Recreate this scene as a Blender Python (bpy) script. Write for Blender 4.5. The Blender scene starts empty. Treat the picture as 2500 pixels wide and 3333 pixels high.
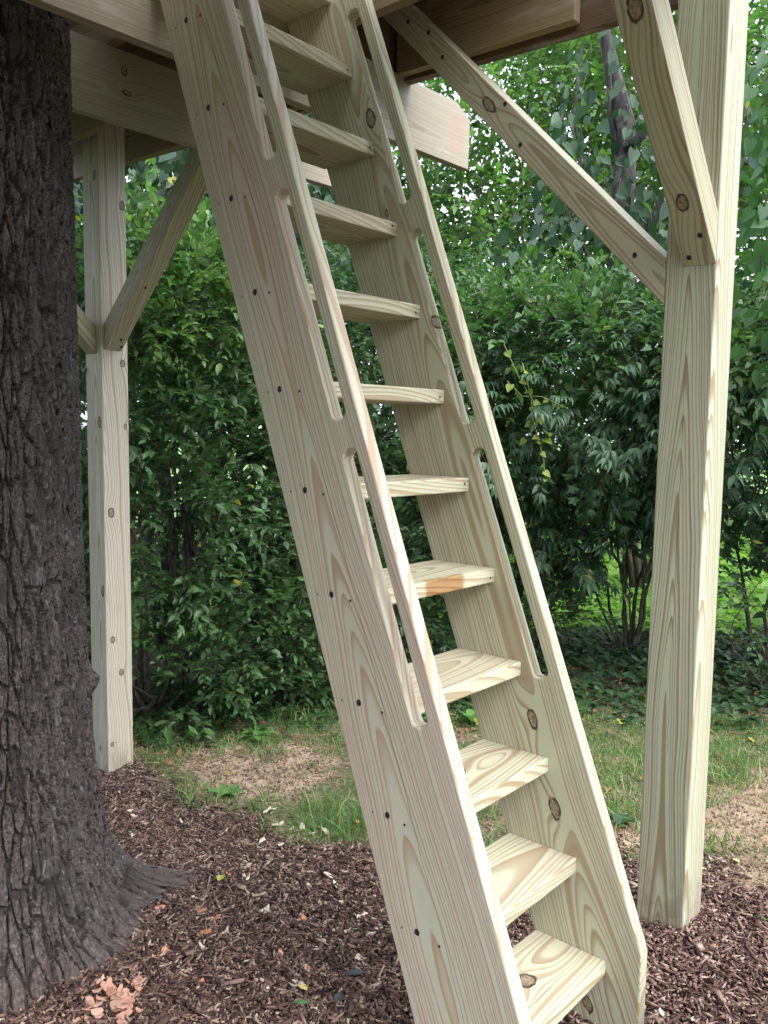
import bpy, bmesh, math, random
import numpy as np
from mathutils import Vector, Matrix

# ------------------------------------------------------------------ camera, light, exposure
scene = bpy.context.scene
COL = scene.collection
H = 1.45                                   # eye height above the foot of the nearer post
FPX, YAW, PITCH, ROLL = 2750.0, 0.71525, 0.09601, 0.01494
def cam_axes():
    cy, sy, cp, sp = math.cos(YAW), math.sin(YAW), math.cos(PITCH), math.sin(PITCH)
    f = Vector((cy*cp, sy*cp, -sp)); rt = Vector((sy, -cy, 0)); up = rt.cross(f)
    c, s = math.cos(ROLL), math.sin(ROLL)
    return c*rt + s*up, -s*rt + c*up, f
RT, UP, FW = cam_axes()
cam_data = bpy.data.cameras.new('camera')
cam = bpy.data.objects.new('camera', cam_data); COL.objects.link(cam)
cam_data.sensor_fit = 'VERTICAL'; cam_data.sensor_height = 24.0; cam_data.sensor_width = 18.0
cam_data.lens = 24.0*FPX/3333.0
cam_data.clip_start = 0.05; cam_data.clip_end = 400
cam.matrix_world = Matrix(((RT.x, UP.x, -FW.x, 0), (RT.y, UP.y, -FW.y, 0), (RT.z, UP.z, -FW.z, H), (0, 0, 0, 1)))
scene.camera = cam
scene.render.resolution_x, scene.render.resolution_y = 768, 1024

SUN_EL, SUN_AZ = math.radians(48), math.radians(-92)     # direction towards the bright part of the cloud, from +X
world = bpy.data.worlds.new('World'); scene.world = world; world.use_nodes = True
wn, wl = world.node_tree.nodes, world.node_tree.links
bg = wn['Background']
sky = wn.new('ShaderNodeTexSky'); sky.sky_type = 'NISHITA'; sky.sun_disc = False
sky.sun_elevation = SUN_EL; sky.sun_rotation = math.pi/2 - SUN_AZ
sky.dust_density = 6.0; sky.air_density = 1.0; sky.ozone_density = 1.0
hs = wn.new('ShaderNodeHueSaturation'); hs.inputs['Saturation'].default_value = 0.30; hs.inputs['Value'].default_value = 1.0
wl.new(sky.outputs[0], hs.inputs['Color'])
ov = wn.new('ShaderNodeMix'); ov.data_type = 'RGBA'; ov.inputs[0].default_value = 0.68     # even cloud layer over the clear sky
wl.new(hs.outputs[0], ov.inputs[6]); ov.inputs[7].default_value = (6.8, 7.6, 8.9, 1)
wl.new(ov.outputs[2], bg.inputs['Color'])
bg.inputs['Strength'].default_value = 0.15
sun_d = bpy.data.lights.new('sun', 'SUN'); sun_d.energy = 1.05; sun_d.angle = math.radians(50); sun_d.color = (1.0, 0.985, 0.96)
sun = bpy.data.objects.new('sun', sun_d); COL.objects.link(sun)
sdir = Vector((math.cos(SUN_EL)*math.cos(SUN_AZ), math.cos(SUN_EL)*math.sin(SUN_AZ), math.sin(SUN_EL)))
sun.rotation_euler = (-sdir).to_track_quat('-Z', 'Y').to_euler()
vs = scene.view_settings
vs.view_transform = 'Standard'; vs.look = 'None'; vs.gamma = 1.0; vs.use_curve_mapping = False; vs.exposure = 1.82
scene.cycles.max_bounces = 8; scene.cycles.diffuse_bounces = 4; scene.cycles.transparent_max_bounces = 8

rng = np.random.default_rng(7); random.seed(7)

# ------------------------------------------------------------------ helpers
def at(u, v, dist):
    """point seen at photo pixel (u, v) whose horizontal distance from the camera is dist"""
    d = FW + RT*((u-1250.0)/FPX) - UP*((v-1666.5)/FPX)
    k = dist/math.hypot(d.x, d.y)
    return Vector((d.x*k, d.y*k, d.z*k + H))

def gz(x, y):
    """ground height (array or scalar), gently falling away to the left"""
    yy = np.clip(y, 0.1, 6.5)
    return 0.02 - 0.0975*(yy-0.85)

def hash01(ix, iy, s=0):
    n = (ix.astype(np.int64)*374761393 + iy.astype(np.int64)*668265263 + s*974634777) & 0x7fffffff
    n = ((n ^ (n >> 13))*1274126177) & 0x7fffffff
    return ((n ^ (n >> 16)) & 0xffff)/65535.0
def vnoise(x, y, s=0):
    x = np.asarray(x, float); y = np.asarray(y, float)
    ix, iy = np.floor(x), np.floor(y); fx, fy = x-ix, y-iy
    fx = fx*fx*(3-2*fx); fy = fy*fy*(3-2*fy)
    a, b = hash01(ix, iy, s), hash01(ix+1, iy, s); c, d = hash01(ix, iy+1, s), hash01(ix+1, iy+1, s)
    return (a*(1-fx)+b*fx)*(1-fy) + (c*(1-fx)+d*fx)*fy
def fbm(x, y, s=0, o=3):
    r = 0; a = 0.5
    for k in range(o):
        r = r + a*vnoise(x, y, s+k); x = x*2.03+5.1; y = y*2.03+1.7; a *= 0.5
    return r/(1-0.5**o)

def link(o): COL.objects.link(o); return o
ORIGIN = {}
def thing(name, label, cat, loc=(0, 0, 0), group=None):
    o = link(bpy.data.objects.new(name, None)); o.empty_display_size = 0.2
    o.location = loc; ORIGIN[o.name] = Vector(loc)
    o['label'] = label; o['category'] = cat
    if group: o['group'] = group
    return o
def put(o, parent, M):
    """place o at world matrix M under parent (parents here are only ever translated)"""
    if parent is not None:
        o.parent = parent
        q = parent; T = Matrix.Identity(4); chain = []
        while q is not None: chain.append(q); q = q.parent
        for q in reversed(chain): T = T @ (Matrix.Translation(ORIGIN[q.name]) if q.name in ORIGIN else q.matrix_basis)
        o.matrix_basis = T.inverted() @ M
    else: o.matrix_basis = M
    return o
def mesh_obj(name, verts, faces, mat, parent=None, M=None, smooth=False, uv=None):
    me = bpy.data.meshes.new(name)
    if isinstance(verts, np.ndarray) and isinstance(faces, np.ndarray):
        nv, nf, k = len(verts), len(faces), faces.shape[1]
        me.vertices.add(nv); me.vertices.foreach_set('co', verts.astype(np.float32).ravel())
        me.loops.add(nf*k); me.loops.foreach_set('vertex_index', faces.astype(np.int32).ravel())
        me.polygons.add(nf); me.polygons.foreach_set('loop_start', np.arange(0, nf*k, k, dtype=np.int32))
        me.polygons.foreach_set('loop_total', np.full(nf, k, np.int32))
        if uv is not None:
            l = me.uv_layers.new(name='UVMap'); l.data.foreach_set('uv', uv[faces.ravel()].astype(np.float32).ravel())
        me.update(calc_edges=True)
    else:
        me.from_pydata([tuple(v) for v in verts], [], [tuple(f) for f in faces]); me.update()
    if mat is not None: me.materials.append(mat)
    if smooth: me.polygons.foreach_set('use_smooth', np.ones(len(me.polygons), bool))
    o = link(bpy.data.objects.new(name, me)); put(o, parent, M or Matrix.Identity(4))
    return o

# ------------------------------------------------------------------ material helpers
class NT:
    def __init__(s, name):
        s.m = bpy.data.materials.new(name); s.m.use_nodes = True
        s.n, s.l = s.m.node_tree.nodes, s.m.node_tree.links
        s.bsdf = s.n['Principled BSDF']; s.out = s.n['Material Output']
    def set(s, sock, v):
        if isinstance(v, bpy.types.NodeSocket): s.l.new(v, sock)
        elif isinstance(v, (tuple, list)) and len(v) == 3 and sock.type == 'RGBA': sock.default_value = (*v, 1)
        else: sock.default_value = v
    def math(s, op, a, b=0.0, c=None, clamp=False):
        n = s.n.new('ShaderNodeMath'); n.operation = op; n.use_clamp = clamp
        s.set(n.inputs[0], a); s.set(n.inputs[1], b)
        if c is not None: s.set(n.inputs[2], c)
        return n.outputs[0]
    def vmath(s, op, a, b=(0, 0, 0)):
        n = s.n.new('ShaderNodeVectorMath'); n.operation = op; s.set(n.inputs[0], a); s.set(n.inputs[1], b)
        return n.outputs[0]
    def noise(s, vec, scale=5, detail=3, rough=0.55, dist=0.0, dim='3D'):
        n = s.n.new('ShaderNodeTexNoise'); n.noise_dimensions = dim
        if vec is not None: s.set(n.inputs['Vector' if dim != '1D' else 'W'], vec)
        n.inputs['Scale'].default_value = scale; n.inputs['Detail'].default_value = detail
        n.inputs['Roughness'].default_value = rough; n.inputs['Distortion'].default_value = dist
        return n.outputs[0]
    def mix(s, f, a, b, mode='MIX'):
        n = s.n.new('ShaderNodeMix'); n.data_type = 'RGBA'; n.blend_type = mode
        s.set(n.inputs[0], f); s.set(n.inputs[6], a); s.set(n.inputs[7], b)
        return n.outputs[2]
    def ramp(s, f, stops, interp='LINEAR'):
        n = s.n.new('ShaderNodeValToRGB'); n.color_ramp.interpolation = interp; s.set(n.inputs[0], f)
        e = n.color_ramp.elements
        while len(e) < len(stops): e.new(0.5)
        for k, (p, c) in enumerate(stops):
            e[k].position = p; e[k].color = (*c, 1) if len(c) == 3 else c
        return n.outputs[0]
    def smooth(s, x, lo, hi):
        n = s.n.new('ShaderNodeMapRange'); n.interpolation_type = 'SMOOTHSTEP'
        s.set(n.inputs[0], x); n.inputs[1].default_value = lo; n.inputs[2].default_value = hi
        return n.outputs[0]
    def comb(s, x, y, z):
        n = s.n.new('ShaderNodeCombineXYZ'); s.set(n.inputs[0], x); s.set(n.inputs[1], y); s.set(n.inputs[2], z); return n.outputs[0]
    def sep(s, v):
        n = s.n.new('ShaderNodeSeparateXYZ'); s.set(n.inputs[0], v); return n.outputs
    def coord(s, kind='Object'):
        return s.n.new('ShaderNodeTexCoord').outputs[kind]
    def objrand(s): return s.n.new('ShaderNodeObjectInfo').outputs['Random']
    def island(s): return s.n.new('ShaderNodeNewGeometry').outputs['Random Per Island']
    def bump(s, h, strength=0.3, dist=0.002, normal=None):
        n = s.n.new('ShaderNodeBump'); n.inputs['Strength'].default_value = strength; n.inputs['Distance'].default_value = dist
        s.set(n.inputs['Height'], h)
        if normal is not None: s.set(n.inputs['Normal'], normal)
        return n.outputs[0]
def plain(name, color, rough=0.7, metal=0.0, spec=0.5):
    t = NT(name); t.set(t.bsdf.inputs['Base Color'], color); t.bsdf.inputs['Roughness'].default_value = rough
    t.bsdf.inputs['Metallic'].default_value = metal; t.bsdf.inputs['Specular IOR Level'].default_value = spec
    return t.m

def wood(name, pith=(0.0, 0.045), spacing=0.0065, taper=0.03, wander=0.012, early=(0.50, 0.50, 0.37), late=(0.36, 0.255, 0.155),
         knots=(), check=None, stain=(), vary=0.03, green=0.35, pink=0.3, contrast=1.0, dirt=None, smudge=0.25, onface=False):
    """southern pine sawn from a log: growth rings round a pith line, cut by the board; x runs along the board"""
    t = NT(name); P = t.coord(); r0 = t.objrand()
    x, y, z = t.sep(P)
    off = t.math('MULTIPLY', t.math('SUBTRACT', r0, 0.5), vary*2)
    shift = t.comb(t.math('MULTIPLY', r0, 37.0), t.math('MULTIPLY', r0, 11.0), t.math('MULTIPLY', r0, 5.0))
    Ps = t.vmath('ADD', P, shift)
    lowP = t.vmath('MULTIPLY', Ps, (1.1, 5.0, 5.0))
    n1 = t.n.new('ShaderNodeTexNoise'); t.set(n1.inputs['Vector'], lowP); n1.inputs['Scale'].default_value = 1.0; n1.inputs['Detail'].default_value = 2.0
    w1 = t.math('SUBTRACT', n1.outputs[0], 0.5)
    midP = t.vmath('MULTIPLY', Ps, (6.0, 30.0, 30.0))
    w2 = t.math('SUBTRACT', t.noise(midP, 1.0, 2), 0.5)
    yy = t.math('ADD', t.math('SUBTRACT', y, pith[0]), t.math('ADD', off, t.math('MULTIPLY', w1, 0.05)))
    zz = t.math('ADD', t.math('SUBTRACT', z, -pith[1]), off)
    r = t.math('SQRT', t.math('ADD', t.math('MULTIPLY', yy, yy), t.math('MULTIPLY', zz, zz)))
    xw = t.math('SUBTRACT', t.noise(t.comb(t.math('MULTIPLY', t.sep(Ps)[0], 0.9), 0.0, 0.0), 1.0, 1), 0.5)
    r = t.math('ADD', r, t.math('MULTIPLY', xw, wander*5))
    r = t.math('ADD', r, t.math('MULTIPLY', x, taper))
    r = t.math('ADD', r, t.math('MULTIPLY', w1, 0.018)); r = t.math('ADD', r, t.math('MULTIPLY', w2, 0.0022))
    knotmask, knotrim = None, None
    kn = t.math('MULTIPLY', t.math('SUBTRACT', t.noise(t.vmath('MULTIPLY', P, (38, 45, 45)), 1.0, 3, 0.55), 0.5), 0.75)
    kbreak = t.smooth(t.noise(t.vmath('MULTIPLY', t.vmath('ADD', P, (3, 1, 2)), (60, 70, 70)), 1.0, 2, 0.5), 0.30, 0.48)
    for kk_ in knots:
        kx, ky, rx, ry = kk_[:4]; side = len(kk_) > 4
        dx = t.math('DIVIDE', t.math('SUBTRACT', x, kx), rx); dy = t.math('DIVIDE', t.math('SUBTRACT', z if side else y, ky), ry)
        if side:
            thr = 0.055 if kk_[4] == 1 else kk_[4]
            dx = t.math('ADD', dx, t.math('MULTIPLY', t.math('LESS_THAN' if thr > 0 else 'GREATER_THAN', y, thr), 50.0))
        elif onface: dx = t.math('ADD', dx, t.math('MULTIPLY', t.math('GREATER_THAN', z, -0.055), 50.0))
        d2 = t.math('ADD', t.math('MULTIPLY', dx, dx), t.math('MULTIPLY', dy, dy)); d = t.math('SQRT', d2)
        dxs = t.math('MULTIPLY', dx, 0.30); dys = t.math('MULTIPLY', dy, 0.45)
        g = t.math('POWER', 2.718, t.math('MULTIPLY', t.math('ADD', t.math('MULTIPLY', dxs, dxs), t.math('MULTIPLY', dys, dys)), -1.0))
        r = t.math('ADD', r, t.math('MULTIPLY', g, 1.15*ry))
        dn = t.math('ADD', d, kn)
        fill = t.smooth(dn, 1.05, 0.9); rim = t.math('MULTIPLY', t.smooth(dn, 1.12, 1.0), t.smooth(dn, 0.68, 0.86))
        knotmask = fill if knotmask is None else t.math('MAXIMUM', knotmask, fill)
        knotrim = rim if knotrim is None else t.math('MAXIMUM', knotrim, rim)
    q = t.math('DIVIDE', r, spacing)
    q = t.math('ADD', q, t.math('MULTIPLY', t.noise(t.comb(t.math('MULTIPLY', q, 0.30), r0, 0.0), 1.0, 3), 5.0))
    ring = t.math('FRACT', q)
    ringid = t.math('FLOOR', q)
    rid = t.noise(t.comb(t.math('MULTIPLY', ringid, 0.37), 3.3, r0), 7.0, 0)
    prof = t.ramp(ring, [(0.0, (0, 0, 0)), (0.42, (0.05,)*3), (0.66, (0.62,)*3), (0.90, (1, 1, 1)), (0.97, (0.25,)*3), (1.0, (0, 0, 0))])
    prof = t.math('MULTIPLY', prof, t.math('ADD', 0.72*contrast, t.math('MULTIPLY', rid, 0.75*contrast)), clamp=True)
    e1 = t.mix(t.math('MULTIPLY', t.smooth(t.noise(t.vmath('MULTIPLY', Ps, (1.6, 9, 9)), 1.0, 2), 0.38, 0.68), green), early, (early[0]*0.88, early[1]*0.985, early[2]*0.93))
    e1 = t.mix(t.math('MULTIPLY', t.smooth(t.noise(t.vmath('MULTIPLY', t.vmath('ADD', Ps, (9, 3, 1)), (1.2, 7, 7)), 1.0, 2), 0.45, 0.72), pink), e1, (early[0]*1.02, early[1]*0.84, early[2]*0.92))
    l1 = t.mix(t.noise(t.vmath('MULTIPLY', Ps, (2.0, 12, 12)), 1.0, 2), late, (late[0]*0.92, late[1]*1.0, late[2]*1.08))
    c = t.mix(prof, e1, l1)
    fib = t.noise(t.vmath('MULTIPLY', Ps, (12, 900, 900)), 1.0, 2)
    c = t.mix(t.math('MULTIPLY', t.math('SUBTRACT', fib, 0.40), 0.22, clamp=True), c, (c_ := (late[0]*0.75, late[1]*0.8, late[2]*0.85)))
    pores = t.smooth(t.noise(t.vmath('MULTIPLY', Ps, (45, 700, 700)), 1.0, 1), 0.70, 0.78)
    c = t.mix(t.math('MULTIPLY', pores, 0.35), c, (0.22, 0.16, 0.10))
    big = t.smooth(t.noise(t.vmath('MULTIPLY', Ps, (3.0, 6, 6)), 1.0, 3), 0.56, 0.78)
    c = t.mix(t.math('MULTIPLY', big, smudge), c, (0.30, 0.25, 0.18))
    # little handling marks
    sm = t.smooth(t.noise(t.vmath('MULTIPLY', t.vmath('ADD', Ps, (4, 7, 2)), (9, 16, 16)), 1.0, 3), 0.68, 0.80)
    c = t.mix(t.math('MULTIPLY', sm, 0.35), c, (0.24, 0.19, 0.14))
    gr_ = t.smooth(t.noise(t.vmath('MULTIPLY', t.vmath('ADD', Ps, (1, 5, 8)), (14, 26, 26)), 1.0, 5, 0.72), 0.58, 0.80)
    c = t.mix(t.math('MULTIPLY', gr_, 0.30), c, (0.33, 0.24, 0.20))
    bl_ = t.smooth(t.noise(t.vmath('MULTIPLY', t.vmath('ADD', Ps, (6, 2, 3)), (2.2, 10, 10)), 1.0, 4, 0.6), 0.60, 0.72)
    c = t.mix(t.math('MULTIPLY', bl_, 0.28), c, (0.62, 0.62, 0.60))
    sp_ = t.smooth(t.noise(t.vmath('MULTIPLY', Ps, (120, 160, 160)), 1.0, 1), 0.80, 0.86)
    c = t.mix(t.math('MULTIPLY', sp_, 0.6), c, (0.10, 0.07, 0.05))
    for (sx0, sx1, sy0, sy1, scol, sf) in stain:
        wob = t.math('MULTIPLY', t.math('SUBTRACT', t.noise(t.vmath('MULTIPLY', P, (30, 30, 30)), 1.0, 2), 0.5), 0.03)
        xs = t.math('ADD', x, wob); ys = t.math('ADD', y, wob)
        m = t.math('MULTIPLY', t.math('MULTIPLY', t.smooth(xs, sx0-0.008, sx0+0.006), t.smooth(xs, sx1+0.012, sx1-0.006)),
                   t.math('MULTIPLY', t.smooth(ys, sy0-0.004, sy0+0.004), t.smooth(ys, sy1+0.004, sy1-0.004)))
        c = t.mix(t.math('MULTIPLY', m, sf), c, scol, 'MULTIPLY' if sf > 0.9 else 'MIX')
    if dirt is not None:      # splash soiling at the foot of a post
        dm = t.math('MULTIPLY', t.smooth(x, dirt+0.30, dirt), t.smooth(t.noise(t.vmath('MULTIPLY', P, (9, 22, 22)), 1.0, 4, 0.7), 0.40, 0.62))
        c = t.mix(t.math('MULTIPLY', dm, 0.65), c, (0.20, 0.15, 0.11))
        dm2 = t.smooth(t.math('ADD', x, t.math('MULTIPLY', kn, 0.12)), dirt+0.045, dirt)
        c = t.mix(t.math('MULTIPLY', dm2, 0.8), c, (0.12, 0.08, 0.06))
    if knotmask is not None:
        kc = t.mix(t.smooth(t.noise(t.vmath('MULTIPLY', P, (110, 170, 170)), 1.0, 4, 0.7), 0.35, 0.62), (0.09, 0.055, 0.035), (0.34, 0.25, 0.16))
        c = t.mix(t.math('MULTIPLY', knotmask, 0.85), c, kc)
        c = t.mix(t.math('MULTIPLY', t.math('MULTIPLY', knotrim, kbreak), 0.92), c, (0.035, 0.022, 0.016))
    if check is not None:     # drying crack running along the board
        cy, x0, x1 = check
        cw = t.math('MULTIPLY', t.math('SUBTRACT', t.noise(t.comb(t.math('MULTIPLY', x, 2.5), 0.0, 0.0), 1.0, 3), 0.5), 0.030)
        dd = t.math('ABSOLUTE', t.math('SUBTRACT', t.math('SUBTRACT', y, cy), cw))
        wid = t.math('MULTIPLY', t.noise(t.comb(t.math('MULTIPLY', x, 6.0), 4.0, 0.0), 1.0, 3), 0.0019)
        m = t.math('LESS_THAN', dd, t.math('SUBTRACT', wid, 0.00035))
        m = t.math('MULTIPLY', m, t.math('MULTIPLY', t.math('GREATER_THAN', x, x0), t.math('LESS_THAN', x, x1)))
        c = t.mix(t.math('MULTIPLY', m, 0.85), c, (0.05, 0.03, 0.02))
    t.set(t.bsdf.inputs['Base Color'], c)
    ro = t.math('ADD', 0.56, t.math('MULTIPLY', fib, 0.18)); t.set(t.bsdf.inputs['Roughness'], ro)
    t.bsdf.inputs['Specular IOR Level'].default_value = 0.38
    hgt = t.math('ADD', t.math('MULTIPLY', prof, 0.6), t.math('MULTIPLY', fib, 0.5))
    t.set(t.bsdf.inputs['Normal'], t.bump(hgt, 0.45, 0.0012))
    return t.m

# ------------------------------------------------------------------ ladder dimensions (metres, z measured from the eye, then lifted by H)
XL, XR, TH = 1.3738, 1.8730, 0.0378
YB, K, YF, YT, Z0, RISE = 1.5792, 0.3810, 1.2596, 1.3692, -1.3041, 0.2363
ct, st = math.cos(math.atan(K)), math.sin(math.atan(K))
WF, WB = YF*ct, YB*ct
WC = (WF+WB)/2
def sw(y, z): return (y*st + z*ct, y*ct - z*st - WC)
foot_z = -1.54
PX, PY, PW = 2.3075, 0.8476, 0.14
QX, QY = 2.1421, 3.6227

CLEAR = dict(early=(0.52, 0.505, 0.370), late=(0.345, 0.245, 0.140))
M_str_L = wood('pine_plank_with_long_flame_grain', pith=(0.03, 0.040), spacing=0.0068, taper=0.030, wander=0.016,
               contrast=0.92, early=(0.60, 0.56, 0.44), late=(0.48, 0.30, 0.185), check=(0.0, -1.1, 1.6), vary=0.0, green=0.6, pink=0.75)
M_str_R = wood('pine_plank_with_broad_pale_centre', pith=(-0.035, 0.030), spacing=0.0085, taper=0.022, wander=0.02, **CLEAR, contrast=0.86, vary=0.0, green=0.5, pink=0.5,
               knots=[(1.44, -0.055, 0.030, 0.015), (-0.30, -0.030, 0.026, 0.0135), (-0.53, -0.022, 0.030, 0.015), (-1.02, 0.045, 0.024, 0.013), (1.16, -0.02, 0.012, 0.006),
                      (0.80, -0.075, 0.02, 0.010)], check=(0.09, -0.2, 1.0))
M_tread = wood('pine_step_board', pith=(0.02, 0.05), spacing=0.0085, taper=0.05, wander=0.02, **CLEAR, contrast=0.86, vary=0.045, green=0.5, pink=0.5)
M_tread_k1 = wood('pine_step_board_with_ring_knot', pith=(0.0, 0.035), spacing=0.009, taper=0.05, wander=0.02, **CLEAR, contrast=0.86, vary=0.0, knots=[(-0.015, 0.02, 0.033, 0.024)])
M_tread_k2 = wood('pine_step_board_with_loose_knot', pith=(0.02, 0.035), spacing=0.009, taper=0.05, wander=0.02, **CLEAR, contrast=0.86, vary=0.0, knots=[(0.03, 0.005, 0.028, 0.022), (-0.012, 0.028, 0.007, 0.005)], check=(-0.05, -0.2, 0.05))
M_tread_s = wood('pine_step_board_with_resin_stain', pith=(0.02, 0.05), spacing=0.0075, taper=0.05, wander=0.02, **CLEAR, contrast=0.86, vary=0.0,
                 stain=[(-0.065, 0.085, -0.2, -0.088, (0.68, 0.40, 0.20), 0.92)])
M_tread_p = wood('pine_step_board_with_pencil_marks', pith=(0.02, 0.045), spacing=0.009, taper=0.05, wander=0.02, **CLEAR, contrast=0.86, vary=0.0,
                 stain=[(-0.10, -0.075, -0.045, -0.036, (0.12, 0.09, 0.08), 0.8), (-0.16, -0.14, 0.01, 0.017, (0.2, 0.2, 0.22), 0.8), (-0.165, -0.145, -0.012, -0.006, (0.2, 0.2, 0.22), 0.8)])
M_postR = wood('pine_post_with_flame_grain', pith=(0.0, 0.055), spacing=0.0078, taper=0.034, wander=0.016, early=(0.47, 0.475, 0.355), late=(0.30, 0.225, 0.130), vary=0.0, green=0.75, pink=0.15,
               knots=[(0.52, 0.012, 0.010, 0.006), (0.515, -0.010, 0.013, 0.006)], check=(0.0, -0.9, 1.4), dirt=-1.45)
M_postL = wood('pine_post_with_scattered_knots', pith=(0.02, 0.10), spacing=0.0095, taper=0.03, wander=0.018, early=(0.58, 0.56, 0.47), late=(0.40, 0.29, 0.19), vary=0.0, green=0.3, pink=0.2,
               onface=True, knots=[(1.15, 0.035, 0.026, 0.013), (0.02, 0.045, 0.026, 0.014), (-0.79, 0.048, 0.028, 0.013), (-1.58, 0.0, 0.012, 0.008),
                      (0.30, 0.042, 0.018, 0.013, 1), (0.0, 0.052, 0.014, 0.010, 1), (-0.41, -0.032, 0.024, 0.017, 1), (-1.03, -0.034, 0.016, 0.012, 1), (-1.20, 0.010, 0.017, 0.012, 1), (-1.55, -0.045, 0.012, 0.010, 1), (1.03, 0.05, 0.022, 0.014, 1)],
               dirt=-1.75)
M_brace = wood('pine_brace', pith=(0.01, 0.05), spacing=0.0095, taper=0.04, wander=0.02, early=(0.49, 0.475, 0.34), late=(0.35, 0.26, 0.16), vary=0.02, smudge=0.35)
M_brace_k = wood('pine_brace_with_big_knots', pith=(0.0, 0.05), spacing=0.010, taper=0.04, wander=0.02, early=(0.46, 0.445, 0.31), late=(0.33, 0.25, 0.155), vary=0.0, green=0.5,
                 knots=[(-0.53, 0.002, 0.024, 0.016, -0.035), (-0.05, -0.004, 0.030, 0.018, -0.035)])
M_brace_e = wood('pine_brace_with_eye_knot', pith=(0.0, 0.06), spacing=0.0100, taper=0.05, wander=0.022, early=(0.47, 0.445, 0.32), late=(0.34, 0.25, 0.155), vary=0.0,
                 knots=[(0.10, 0.0, 0.034, 0.015)])
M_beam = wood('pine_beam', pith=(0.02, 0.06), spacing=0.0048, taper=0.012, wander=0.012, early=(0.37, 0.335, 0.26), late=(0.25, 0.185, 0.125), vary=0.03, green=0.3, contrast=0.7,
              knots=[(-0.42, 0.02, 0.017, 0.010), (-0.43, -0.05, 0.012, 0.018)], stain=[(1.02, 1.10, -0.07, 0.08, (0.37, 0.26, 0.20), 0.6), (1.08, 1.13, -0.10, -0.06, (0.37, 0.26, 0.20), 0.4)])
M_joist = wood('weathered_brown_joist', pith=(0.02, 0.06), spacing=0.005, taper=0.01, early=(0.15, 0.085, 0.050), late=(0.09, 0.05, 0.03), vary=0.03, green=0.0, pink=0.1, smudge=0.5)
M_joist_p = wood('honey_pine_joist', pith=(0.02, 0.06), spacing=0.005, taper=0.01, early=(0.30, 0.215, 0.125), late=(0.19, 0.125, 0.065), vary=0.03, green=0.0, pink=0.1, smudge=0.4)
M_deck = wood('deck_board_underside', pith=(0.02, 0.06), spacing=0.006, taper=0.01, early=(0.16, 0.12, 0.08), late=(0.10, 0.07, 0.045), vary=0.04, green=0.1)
M_black = plain('black_screw_recess', (0.012, 0.011, 0.012), 0.55)
M_steel = plain('dull_screw_steel', (0.16, 0.15, 0.14), 0.45, 0.8)

def bevelled(me, off, seg=2, ang=0.6):
    bm = bmesh.new(); bm.from_mesh(me)
    bmesh.ops.recalc_face_normals(bm, faces=bm.faces)
    ed = [e for e in bm.edges if len(e.link_faces) == 2 and e.calc_face_angle(0) > ang]
    bmesh.ops.bevel(bm, geom=ed, offset=off, segments=seg, affect='EDGES', profile=0.5, clamp_overlap=True)
    bm.to_mesh(me); bm.free()
def plank(name, parent, mat, poly, n, t, xax, bevel=0.003, ori=None):
    """prism: polygon of world points (z from the eye), thickened along n by t, its local x along the grain"""
    n = Vector(n).normalized(); X = Vector(xax).normalized(); Z = n; Y = Z.cross(X)
    pts = [Vector(p) + Vector((0, 0, H)) for p in poly]
    lo = Vector(ori) + Vector((0, 0, H)) if ori else sum(pts, Vector())/len(pts) + n*t/2
    V = []
    for k in (0, 1):
        for p in pts:
            d = p + n*t*k - lo; V.append((d.dot(X), d.dot(Y), d.dot(Z)))
    m = len(pts)
    F = [tuple(range(m)), tuple(range(2*m-1, m-1, -1))] + [(i, i+m, (i+1) % m+m, (i+1) % m) for i in range(m)]
    F = [f[::-1] for f in F]
    M = Matrix(((X.x, Y.x, Z.x, lo.x), (X.y, Y.y, Z.y, lo.y), (X.z, Y.z, Z.z, lo.z), (0, 0, 0, 1)))
    o = mesh_obj(name, V, F, mat, parent, M)
    bevelled(o.data, bevel)
    return o
SCREW = {}
def screw_mesh(r, mat, key):
    if key in SCREW: return SCREW[key]
    me = bpy.data.meshes.new('screw'); bm = bmesh.new()
    n = 14; prof = [(r*1.12, 0.0), (r*1.0, 0.0011), (r*0.80, 0.0009), (r*0.62, -0.0006+0.0008), (r*0.30, 0.0002+0.0003)]
    rings = [[bm.verts.new((q*math.cos(2*math.pi*k/n), q*math.sin(2*math.pi*k/n), h)) for k in range(n)] for q, h in prof]
    for a, b in zip(rings, rings[1:]):
        for k in range(n): bm.faces.new((a[k], a[(k+1) % n], b[(k+1) % n], b[k]))
    bm.faces.new(rings[-1]); bm.to_mesh(me); bm.free(); me.materials.append(mat); SCREW[key] = me
    return me
def screw(parent, p, n, r=0.0065, mat=None, key='big', tall=1.15):
    n = Vector(n).normalized(); a = Vector((0, 0, 1)) if abs(n.z) < 0.9 else Vector((1, 0, 0))
    X = a.cross(n).normalized(); Y = n.cross(X)
    o = link(bpy.data.objects.new('screw', screw_mesh(r, mat or M_black, key)))
    p = Vector(p) + Vector((0, 0, H)) + n*0.0004
    put(o, parent, Matrix(((X.x, Y.x*tall, n.x, p.x), (X.y, Y.y*tall, n.y, p.y), (X.z, Y.z*tall, n.z, p.z), (0, 0, 0, 1))))
    return o

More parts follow.
